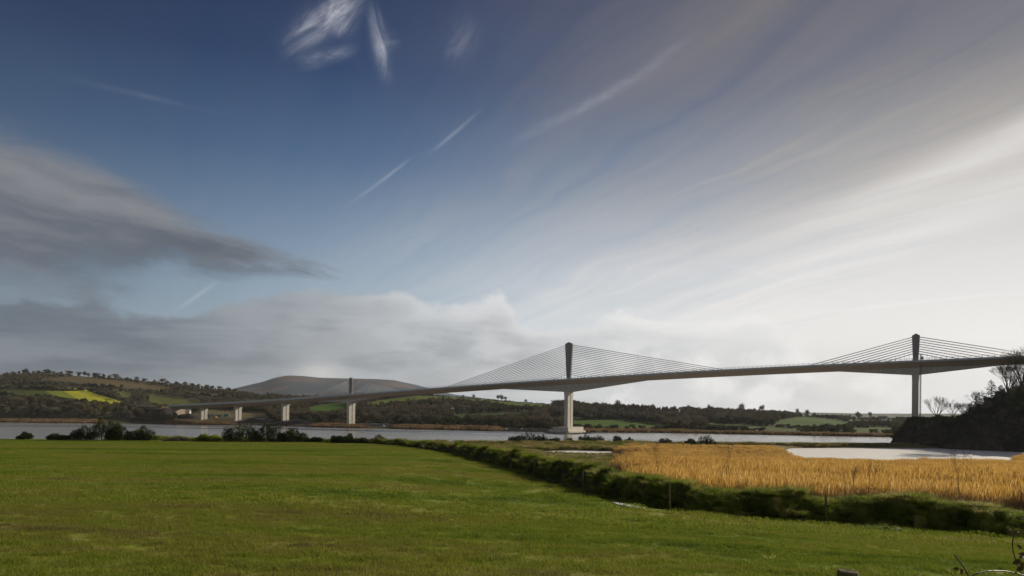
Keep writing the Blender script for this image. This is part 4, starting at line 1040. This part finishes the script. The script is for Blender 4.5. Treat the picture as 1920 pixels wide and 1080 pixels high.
# piers
def pier(tt, zt_, zb, la, lt, flare=1.12, label=None):
    V = []; Fc = []
    def ring(z, k, ka=1):
        a = la / 2 * ka; b_ = lt / 2 * k; g = .35; w_ = .55
        return [BP(tt + x, y, z) for x, y in ((-a, -b_), (-a, -w_), (-a + g, -w_), (-a + g, w_), (-a, w_), (-a, b_), (a, b_), (a, w_), (a - g, w_), (a - g, -w_), (a, -w_), (a, -b_))]
    lv = [(zb - 3, 1, 1), (zb, 1, 1), (zt_ - 5, 1, 1), (zt_ - 3, 1 + (flare - 1) * .3, 1.03), (zt_ - 1.2, 1 + (flare - 1) * .75, 1.08), (zt_, flare, 1.12)]
    n = 12
    for z, k, ka in lv: V += ring(z, k, ka)
    for i in range(len(lv) - 1):
        for k in range(n): Fc.append((i * n + k, i * n + (k + 1) % n, (i + 1) * n + (k + 1) % n, (i + 1) * n + k))
    Fc.append(tuple(range(n - 1, -1, -1))); Fc.append(tuple((len(lv) - 1) * n + k for k in range(n)))
    o = obj('pier', mesh('pier', V, Fc, M_conc), bridge)
    if label: o['label'] = label
    return o
pier(0, zdeck(0) - 9.2, 4.9, 3.1, 8.8, 1.1, 'tall centre pier standing on a stepped footing in the river')
pier(-230, zdeck(-230) - 6.8, 3, 3.0, 8.0, 1.1, 'left tower pier on the far bank')
pier(230, zdeck(230) - 7.5, 8, 3.4, 8.0, 1.1, 'right tower pier on the headland')
def t_at(x):
    u = (x - 960) / F; return (u * T2.y - T2.x) / (DV.x - u * DV.y)
for x in (535, 446, 382): tt = t_at(x); pier(tt, zdeck(tt) - 3.5, 3, 2.4, 7.6, 1.12)
pc = MB(); pc.box(BP(0, 0, 2.1), 13.0, 26.5, 2.8, (DV, NV)); pc.box(BP(0, 0, -.6), 15.5, 29.5, 2.7, (DV, NV)); pc.obj('pile_cap', M_conc, bridge)
# riprap round the footing
rr = random.Random(3); rb_ = MB()
for _ in range(420):
    a = rr.uniform(0, 6.283); q = rr.uniform(.9, 1.35); p = BP(math.cos(a) * 12 * q, math.sin(a) * 19 * q, -.4 + rr.uniform(0, .55)); s = rr.uniform(.5, 1.2)
    rb_.box(p, s * rr.uniform(.8, 1.6), s, s * rr.uniform(.5, .9), (Vector((math.cos(a), math.sin(a), 0)), Vector((-math.sin(a), math.cos(a), 0))), 0, (.6, .7))
tag(rb_.obj('riprap', M_stone), 'dark broken stones round the centre pier footing', 'rocks', kind='stuff')
# abutment at the left end and the approach embankment
ab = MB(); ab.box(BP(-512, 0, 0), 9, 21.0, 17.2, (DV, NV)); ab.box(BP(-509, 9.9, 2), 16, .6, 15.8, (DV, NV)); ab.obj('abutment', M_soffit, bridge)
V = []; Fc = []; 
EP = [(BP(-516, 0, 0), 19.2), (BP(-545, 0, 0), 19.5), (BP(-575, -2, 0), 20.2), (BP(-605, -8, 0), 21.0), (BP(-635, -20, 0), 21.5)]
for i, (p, z) in enumerate(EP):
    for o_, zz in ((-30, 2), (-12, z - .1), (12, z - .1), (30, 2)): q = p + NV * o_; V.append((q.x, q.y, zz))
for i in range(len(EP) - 1):
    for k in range(3): Fc.append((i * 4 + k, i * 4 + k + 1, i * 4 + 5 + k, i * 4 + 4 + k))
Fc.append((0, 3, 2, 1)); tag(obj('embankment', mesh('embankment', V, Fc, M_marsh)), kind='structure')
V = []; Fc = []
for p, z in EP: V += [tuple(p + NV * -9 + Vector((0, 0, z))), tuple(p + NV * 9 + Vector((0, 0, z)))]
Fc = [(2 * i, 2 * i + 1, 2 * i + 3, 2 * i + 2) for i in range(len(EP) - 1)]
tag(obj('approach_road', mesh('approach_road', V, Fc, M_asph)), kind='structure')
gb = MB(); gp = MB()
for (p, z), (q, z2) in zip(EP, EP[1:]):
    a = p + NV * 10 + Vector((0, 0, z + .55)); b_ = q + NV * 10 + Vector((0, 0, z2 + .55)); gb.tube(a, b_, .28, .28, 4)
    L = (b_ - a).length; k = 0.0
    while k < L: c = a + (b_ - a) * (k / L); gp.box(c - Vector((0, 0, .75)), .2, .2, .7); k += 4
root = empty('guard_rail', EP[0][0] + Vector((0, 0, 19))); tag(root, 'pale guard rail along the approach road left of the bridge', 'guard rail')
for mbx, nm in ((gb, 'rail'), (gp, 'posts')):
    for i in range(len(mbx.V)): mbx.V[i] = Vector(mbx.V[i]) - Vector(root.location)
    mbx.obj(nm, M_metalroof, root)
# trees in front of the embankment
pts = []
for _ in range(300):
    t = rng.uniform(-720, -512); o_ = rng.uniform(13, 44); p = BP(t, o_, 0)
    pts.append((p.x, p.y, 2 + max(0, (30 - o_)) * .7, rng.uniform(0, 6), rng.uniform(.6, 1.15) * (1 if t < -540 else .7), rng.choice([0, 1, 5, 11, 12, 13, 15, 8]) if t < -570 else rng.choice([0, 2, 11, 13, 12])))
scatter('embankment_scrub', pts, protos, 'scrub and young trees in front of the approach embankment', 'scrub')
# hoist mast beside the right pier
hm = empty('hoist_mast', BP(232.6, 7.5, 12)); tag(hm, 'thin dark hoist mast rising beside the right pier to the deck', 'mast')
mb = MB(); H = zdeck(233) - 12 + 4
for a, b_ in ((-.3, -.3), (.3, -.3), (.3, .3), (-.3, .3)): mb.tube((a, b_, -1), (a, b_, H), .09, .09, 4)
z = 0
while z < H - 1: mb.tube((-.3, -.3, z), (.3, -.3, z + .8), .05, .05, 3); mb.tube((.3, -.3, z + .8), (-.3, -.3, z + 1.6), .05, .05, 3); mb.tube((.3, .3, z), (.3, -.3, z + .8), .05, .05, 3); z += 1.6
mb.obj('lattice', M_dark, hm)
mb = MB(); mb.box((.9, 0, H - 3), .9, .9, 1.6); mb.obj('cage', M_dark, hm)

# ------------------------------------------------------------------ fence
fence = empty('wire_fence', (0, 0, 0)); tag(fence, 'wire fence on thin wooden posts along the foot of the bank', 'fence')
PX = [-150, 60, 256, 442, 578, 649, 690, 762, 818, 866, 936, 1003, 1094, 1258, 1552, 2060]; tops = []
for i, x in enumerate(PX):
    u = (x - 960) / F; d = Dh(u) - .35; X = u * d; z = zfield(X, d); h = 1.28 if x > 560 else 1.15
    rr = random.Random(i); lx, ly = rr.uniform(-.06, .06), rr.uniform(-.05, .05); p = MB(); r_ = .052 if x > 900 else .065
    p.tube((X, d, z - .2), (X + lx, d + ly, z + h - .01), r_, r_ * .93, 9); p.tube((X + lx, d + ly, z + h - .01), (X + lx, d + ly, z + h + .015), r_ * .93, r_ * .6, 9); p.obj('post', M_wood, fence); tops.append((Vector((X, d, z)), Vector((X + lx, d + ly, z + h))))
wm = MB()
for (a0, a1), (b0_, b1) in zip(tops, tops[1:]):
    for k in (.42, .7, .93):
        p, q = a0.lerp(a1, k), b0_.lerp(b1, k); m_ = (p + q) / 2; m_.z = max(min(p.z, q.z) - .02, m_.z - .05)
        wm.tube(p, m_, .0018, .0018, 3, 0, False); wm.tube(m_, q, .0018, .0018, 3, 0, False)
wm.obj('wire', M_dark, fence)
# near timber post and bramble in the bottom right corner
g = pix(1590, 1070, 4.15); root = empty('timber_post', (g.x, g.y, 12.2)); tag(root, 'thick round timber post standing close by at the bottom edge', 'post')
mb = MB(); n = 20; hz = g.z - 12.2
V = []; prf = [(-.1, .066), (hz * .5, .064), (hz - .02, .061), (hz - .004, .058), (hz, .050), (hz - .002, .03)]
for z, r_ in prf:
    for k in range(n): a = 6.283 * k / n; q = r_ * (1 + .035 * mn.noise(Vector((math.cos(a) * 2, math.sin(a) * 2, z)))); V.append((q * math.cos(a), q * math.sin(a), z + (.002 * math.sin(a * 3) if z > hz - .03 else 0)))
Fc = [(i * n + k, i * n + (k + 1) % n, (i + 1) * n + (k + 1) % n, (i + 1) * n + k) for i in range(len(prf) - 1) for k in range(n)] + [tuple((len(prf) - 1) * n + k for k in range(n))]
obj('stake', mesh('stake', V, Fc, M_wood), root)
M_bstem = simple("bramble_stem", (.07, .03, .03), (.05, .04, .02), 10, .5)
M_bleaf = simple("bramble_leaf", (.05, .055, .02), (.12, .05, .02), 25, .6)
def leaf(mb, c, d, n_, L, W, m=1):
    d = d.normalized(); s = d.cross(n_).normalized(); up = s.cross(d).normalized(); pr = [(0, 0), (.2, .6), (.45, 1), (.75, .7), (1, 0)]; pv = None
    for k, (a, b_) in enumerate(pr):
        c0 = c + d * L * a - up * L * .15 * a * a; l = c0 + s * W / 2 * b_ + up * W * .18 * b_; r_ = c0 - s * W / 2 * b_ + up * W * .18 * b_
        if pv: mb.quad(pv[0], pv[1], c0, l, m); mb.quad(pv[1], pv[2], r_, c0, m)
        pv = (l, c0, r_)
bo = pix(1900, 1095, 3.0); bramble = empty('bramble', bo); tag(bramble, 'bramble stem with a few dark leaves in the bottom right corner', 'bramble')
smb, lmb = MB(), MB()
paths = [[(1818, 1082, 2.9), (1840, 1072, 2.9), (1868, 1069.5, 2.95), (1897, 1072, 3.0), (1930, 1082, 3.0), (1990, 1120, 3.0)],
         [(1990, 1120, 3.0), (1925, 1088, 3.0), (1908, 1062, 3.05), (1901, 1040, 3.1), (1898, 1022, 3.1), (1900, 1004, 3.1), (1906, 997, 3.1), (1910, 999, 3.1)],
         [(1818, 1084, 2.9), (1808, 1064, 2.9), (1796, 1048, 2.9), (1790, 1040, 2.9)], [(1770, 1130, 2.9), (1790, 1100, 2.9), (1818, 1083, 2.9)]]
for P in paths:
    W_ = [pix(*q) - bo for q in P]; W_ = [W_[0]] + [x_ for a_, b__ in zip(W_, W_[1:]) for x_ in ((a_ * 2 + b__) / 3, (a_ + b__ * 2) / 3)] + [W_[-1]]
    for a_, b__ in zip(W_, W_[1:]): smb.tube(a_, b__, .0028, .0026, 6, 0, False)
for x, y, D, dx_, dz_, L in ((1914, 1048, 3.05, -.6, -.6, .055), (1914, 1052, 3.05, .3, -1, .06), (1910, 1046, 3.05, .8, .2, .05), (1799, 1066, 2.9, -1, -.1, .035), (1800, 1066, 2.9, .5, -.9, .05), (1916, 1030, 3.1, -.5, .6, .04), (1925, 1040, 3.1, -.9, .1, .045), (1908, 1000, 3.1, .3, -.8, .025), (1920, 1062, 3.0, -.6, -.5, .05)):
    leaf(lmb, pix(x, y, D) - bo, Vector((dx_, .2, dz_)), Vector((0, -1, .5)), L * .72, L * .42, 0)
smb.obj('stem', M_bstem, bramble, True); lmb.obj('leaves', M_bleaf, bramble)
# bare shrubs poking from the bank in front of the reeds
for i, (x, D, H, lb) in enumerate([(1800, 36, 2.6, 'leafless sapling rising from the bank at the right, tallest there'), (1630, 36, 1.7, 'leafless twiggy shrub on the bank below the reeds'), (1370, 40, 2.2, 'spindly bare shrub at the near edge of the golden reeds'), (1235, 45, 1.8, 'dark dead dock stalk at the left part of the reed edge'), (1600, 38, 1.3, 'short dead stalk on the bank near the middle reeds')]):
    u = (x - 960) / F; X = u * D; root = empty('bare_shrub', (X, D, zfield(u * Dh(u), Dh(u)) + 1.2)); tag(root, lb, 'shrub', 'bare shrubs on the bank')
    cb = MB(); rr = random.Random(500 + i)
    for k in range(3): branch(cb, Vector((0, 0, -.4)), Vector((rr.uniform(-.3, .3), rr.uniform(-.3, .3), 1)).normalized(), H * .5, .011, 2, rr, .45, 2, .25, 3, (2, 3), .004)
    for j in range(len(cb.V)): pass
    cb.obj('stems', [M_bark, M_twig], root)
# litter and puddle at the foot of the bank
g = Vector(((872 - 960) / F * 88, 88, 0)); mb = MB(); z = zfield(g.x, 87.5)
P = [(-.5, 0), (-.2, .12), (.15, .2), (.5, .42), (.6, .3), (.25, .02), (-.1, -.08)]
V = [(g.x + a, 87.5 + .25 * math.sin(3 * i), z + .12 + b_) for i, (a, b_) in enumerate(P)] + [(g.x + a, 87.7, z + .05 + b_) for a, b_ in P]; n = len(P)
tag(obj('plastic_scrap', mesh('plastic_scrap', V, [tuple(range(n)), tuple(range(2 * n - 1, n - 1, -1))] + [(k, (k + 1) % n, n + (k + 1) % n, n + k) for k in range(n)], M_plastic)), 'scrap of white plastic lying by a fence post at the foot of the bank', 'litter')
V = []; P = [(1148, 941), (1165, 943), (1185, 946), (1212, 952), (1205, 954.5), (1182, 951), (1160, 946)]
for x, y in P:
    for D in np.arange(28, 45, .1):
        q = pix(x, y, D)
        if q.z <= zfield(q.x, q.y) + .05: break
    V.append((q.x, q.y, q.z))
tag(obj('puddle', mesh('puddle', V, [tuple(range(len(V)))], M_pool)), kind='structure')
# clods and molehills in the turf
for i, (x, y, wd, hh, lb) in enumerate([(1660, 996, 1.3, .3, 'clump of dead grass at the foot of the bank, lower right')]):
    for D in np.arange(15, 45, .1):
        q = pix(x, y, D)
        if q.z <= zfield(q.x, q.y) + .02: break
    V = []; Fc = []; A = 18; Rn = 6
    for k in range(Rn + 1):
        for a in range(A):
            r_ = k / Rn * wd; t_ = 6.283 * a / A; xx = r_ * math.cos(t_) * 1.3; yy = r_ * math.sin(t_) * .8; V.append((q.x + xx, q.y + yy, zfield(q.x + xx, q.y + yy) - .04 + hh * (1 - (k / Rn) ** 2) * (1 + .4 * mn.noise(Vector((xx * 3, yy * 3, i))))))
    Fc = [(k * A + a, k * A + (a + 1) % A, (k + 1) * A + (a + 1) % A, (k + 1) * A + a) for k in range(Rn) for a in range(A)]
    hm_ = MB(); rr = random.Random(i)
    for _ in range(1500):
        a = rr.uniform(0, 6.28); r_ = math.sqrt(rr.random()) * wd; xx = q.x + r_ * math.cos(a) * 1.3; yy = q.y + r_ * math.sin(a) * .8; zz = zfield(xx, yy) + hh * max(0, 1 - (r_ / wd) ** 2) * (.8 + .5 * mn.noise(Vector((xx * 3, yy * 3, 0))))
        dv = Vector((rr.gauss(-.3, .6), rr.gauss(-.3, .6), rr.uniform(.1, .7))).normalized(); sd = dv.orthogonal().normalized() * .007; L = rr.uniform(.12, .32); c0 = Vector((xx, yy, zz - .05)); hm_.tri(c0 - sd, c0 + sd, c0 + dv * L)
    tag(hm_.obj('grass_clump', M_long), lb, 'grass clump')

# ------------------------------------------------------------------ far bank details
def place(x, Y): X = (x - 960) / F * Y; return Vector((X, Y, zfar(X, Y)))
def depth_at(x, y):
    best = None
    for Y in np.arange(bankD(x) + 20, ridD(x), 4):
        X = (x - 960) / F * Y; e_ = abs(proj(X, Y, zfar(X, Y))[1] - y)
        if best is None or e_ < best[0]: best = (e_, Y)
    return best[1]
def house(name, loc, L, Wd, H, rz, label, wall=None, roof=None, nwin=3, chim=True):
    root = empty(name, loc, rz); tag(root, label, 'house' if chim else 'shed')
    mb = MB(); mb.box((0, 0, -1), L, Wd, H + 1)
    i = len(mb.V); rh = Wd * .42
    mb.V += [Vector(v) for v in ((-L / 2, -Wd / 2, H), (-L / 2, Wd / 2, H), (-L / 2, 0, H + rh), (L / 2, -Wd / 2, H), (L / 2, Wd / 2, H), (L / 2, 0, H + rh))]; mb.F += [(i, i + 2, i + 1), (i + 3, i + 4, i + 5)]; mb.M += [0, 0]
    mb.obj('wall', wall or M_white, root)
    rb = MB(); e = .3
    for sg in (-1, 1):
        a = [Vector((-L / 2 - e, sg * (Wd / 2 + e), H - .15)), Vector((L / 2 + e, sg * (Wd / 2 + e), H - .15)), Vector((L / 2 + e, 0, H + rh + .1)), Vector((-L / 2 - e, 0, H + rh + .1))]
        b_ = [v + Vector((0, 0, .18)) for v in a]; i = len(rb.V); rb.V += a + b_
        rb.F += [(i, i + 1, i + 2, i + 3), (i + 4, i + 7, i + 6, i + 5), (i, i + 4, i + 5, i + 1), (i + 1, i + 5, i + 6, i + 2), (i + 3, i + 2, i + 6, i + 7), (i, i + 3, i + 7, i + 4)]; rb.M += [0] * 6
    ro = rb.obj('roof', roof or M_slate, root)
    if chim: cb = MB(); cb.box((L * .35, 0, H + rh - .6), .8, .8, 1.7); cb.obj('chimney', M_white, ro)
    for k in range(nwin): wb_ = MB(); wb_.box((-L / 2 + L * (k + .5) / nwin, -Wd / 2 - .03, H * .38), 1.0, .08, 1.1); wb_.obj('window', M_glass, root)
    return root
house('house', place(845, depth_at(845, 776)), 9, 7, 4.5, .9, 'small white gabled house in the woods left of the centre pier')
house('barn', place(806, depth_at(806, 777)), 22, 9, 3, .2, 'long low grey shed left of the small white house', M_metalroof, M_slate, 3, False)
house('house', place(1288, depth_at(1288, 772) - 8), 14, 8, 5.5, .1, 'grey roofed farmhouse among the skyline trees right of the centre pier')
house('house', place(1655, ridD(1655) - 14), 16, 8, 4.5, .15, 'long pale farmhouse on the skyline left of the right pier')
# building site under the left end of the bridge
house('site_cabin', place(342, 830), 18, 7, 4, .15, 'pale flat site cabin beside the bridge abutment', M_metalroof, M_metalroof, 4, False)
def container(loc, mat, label, rz=0):
    root = empty('shipping_container', loc, rz); tag(root, label, 'container', 'containers on the building site'); mb = MB(); mb.box((0, 0, 0), 6, 2.4, 2.5)
    for k in range(20): mb.box((-2.85 + k * .3, -1.23, .15), .12, .06, 2.2)
    mb.obj('body', mat, root); d = MB(); d.box((3.03, -.6, .1), .06, 1.15, 2.3); d.box((3.03, .6, .1), .06, 1.15, 2.3); d.obj('door', M_dark, root)
container(place(391, 800), M_teal, 'teal container nearest the leftmost bridge pier', .2); container(place(400, 806), M_red, 'rust red container on the building site under the bridge', -.3)
container(place(409, 800) + Vector((0, 0, .1)), M_teal, 'teal container in the middle of the building site', .6); container(place(425, 806), M_teal, 'teal container nearest the second bridge pier', -.1)
def excavator(loc, label, rz, s=1.0):
    root = empty('excavator', loc, rz); root.scale = (s, s, s); tag(root, label, 'excavator', 'excavators on the building site')
    for sg in (-1, 1):
        mb = MB(); mb.box((0, sg * 1.1, 0), 3.8, .6, .8, None, 0, (.85, 1)); mb.obj('track', M_dark, root)
    mb = MB(); mb.box((-.2, 0, .85), 3.6, 2.5, 1.2, None, 0, (.95, .95)); mb.obj('body', M_orange, root)
    mb = MB(); mb.box((.7, -.7, 2.05), 1.4, 1.0, 1.2, None, 0, (.85, .9)); mb.obj('cab', M_glass, root)
    mb = MB(); mb.tube((1.2, .3, 1.6), (3.6, .3, 4.4), .28, .22, 6); mb.tube((3.6, .3, 4.4), (6.0, .3, 2.6), .2, .16, 6); mb.obj('boom', M_orange, root)
    mb = MB(); mb.box((6.1, .3, 1.5), 1.0, .9, 1.1, None, 0, (.6, 1)); mb.obj('bucket', M_dark, root)
excavator(place(404, 780), 'orange excavator between the two leftmost bridge piers', 2.6); excavator(place(361, 800), 'yellow-orange excavator on the dark slope left of the leftmost pier', .4)
# spoil heaps
def heap(x, Y, W, H, seed, label, mat=M_mud):
    g = place(x, Y); V = []; A = 28; Rn = 8
    for k in range(Rn + 1):
        for a in range(A): r_ = k / Rn; t_ = 6.283 * a / A; xx = r_ * math.cos(t_) * W / 2; yy = r_ * math.sin(t_) * 8; V.append((g.x + xx, g.y + yy, g.z - .8 + (H + .8) * max(0, 1 - r_ ** 1.8) * (1 + .35 * mn.noise(Vector((xx * .12, yy * .2, seed))))))
    Fc = [(k * A + a, k * A + (a + 1) % A, (k + 1) * A + (a + 1) % A, (k + 1) * A + a) for k in range(Rn) for a in range(A)]
    tag(obj('spoil_heap', mesh('spoil_heap', V, Fc, mat, smooth=True)), label, 'earth mound')
heap(485, 726, 62, 4.5, 1, 'long dark earth mound between the second and third bridge piers'); heap(556, 690, 60, 4.0, 2, 'dark earth mound just right of the third bridge pier')
heap(350, 790, 40, 5, 3, 'dark earth slope beside the abutment'); heap(700, 640, 70, 2.4, 4, 'low dark mound right of the left tower pier')
# driftwood, boulders and pale debris on the foreshore
rr = random.Random(12)
for i, (x, y, L, W_, Hh, lb) in enumerate([(903, 797, 3.6, .7, .8, 'pale slanting slab of debris on the far foreshore'), (720, 795, 1.6, 1.2, 1.0, 'white boulder on the foreshore right of the left tower'), (950, 800, 2.2, .8, .6, 'grey block on the rubbly foreshore'), (980, 799, 2.6, .7, .5, 'long pale block on the foreshore nearest the centre footing')]):
    g = place(x, bankD(x) + 9); mb = MB(); a = rr.uniform(-.5, .5)
    mb.tube(g + Vector((-L / 2, 0, Hh * 1.3)), g + Vector((L / 2, 1, Hh * .3)), W_ / 2, W_ / 2.4, 7); tag(mb.obj('debris_block' if i != 1 else 'boulder', M_white), lb, 'debris')
mb = MB()
for _ in range(700):
    x = rr.choice([rr.uniform(930, 1030), rr.uniform(440, 600), rr.uniform(930, 1030)]); p = place(x, bankD(x) - 8 + rr.uniform(0, 24)); p.z = max(p.z, 0) - .2; s = rr.uniform(.4, 1.5)
    mb.box(p, s * rr.uniform(.8, 2), s, s * rr.uniform(.4, .8), None, 0, (.6, .6))
tag(mb.obj('foreshore_rubble', M_stone), 'rubble and broken stone on the far foreshore', 'rubble', kind='stuff')
# mud bars
def mudbar(P, name='mudflat'):
    V = []; n = len(P)
    for x, y0, y1 in P:
        for y in (y0, y1):
            D = CAMZ * F / (y - (PY + .01 * (x - 960))); V.append(((x - 960) / F * D, D, .06))
    tag(obj(name, mesh(name, V, [(2 * i, 2 * i + 1, 2 * i + 3, 2 * i + 2) for i in range(n - 1)], M_mud)), kind='structure')
mudbar([(-60, 798.4, 799.2), (100, 798.2, 800.0), (250, 799.2, 800.2), (330, 800.3, 800.5)])
mudbar([(150, 801.2, 801.4), (300, 801.5, 802.7), (430, 803.0, 804.4), (560, 804.2, 805.2), (700, 806.0, 806.3)])
mudbar([(560, 806.0, 806.2), (700, 806.3, 808.4), (850, 808.0, 811.0), (960, 809.0, 812.6), (1040, 811.5, 814.2), (1085, 813.5, 815.0)])
mudbar([(1095, 812.2, 814.0), (1150, 812.6, 813.6), (1230, 813.3, 813.9)])
# channel marker
g = pix(1155, 823, 395); root = empty('channel_marker', (g.x, g.y, 0)); tag(root, 'small orange-topped channel marker in the river behind the reeds', 'marker')
mb = MB(); mb.tube((0, 0, -1), (0, 0, 1.6), .5, .5, 10); mb.tube((0, 0, 1.6), (0, 0, 2.1), .5, .2, 10); mb.obj('pillar', M_stone, root)
mb = MB(); mb.tube((0, 0, 2.1), (0, 0, 3.2), .35, .12, 8); mb.obj('cap', M_orange, root)
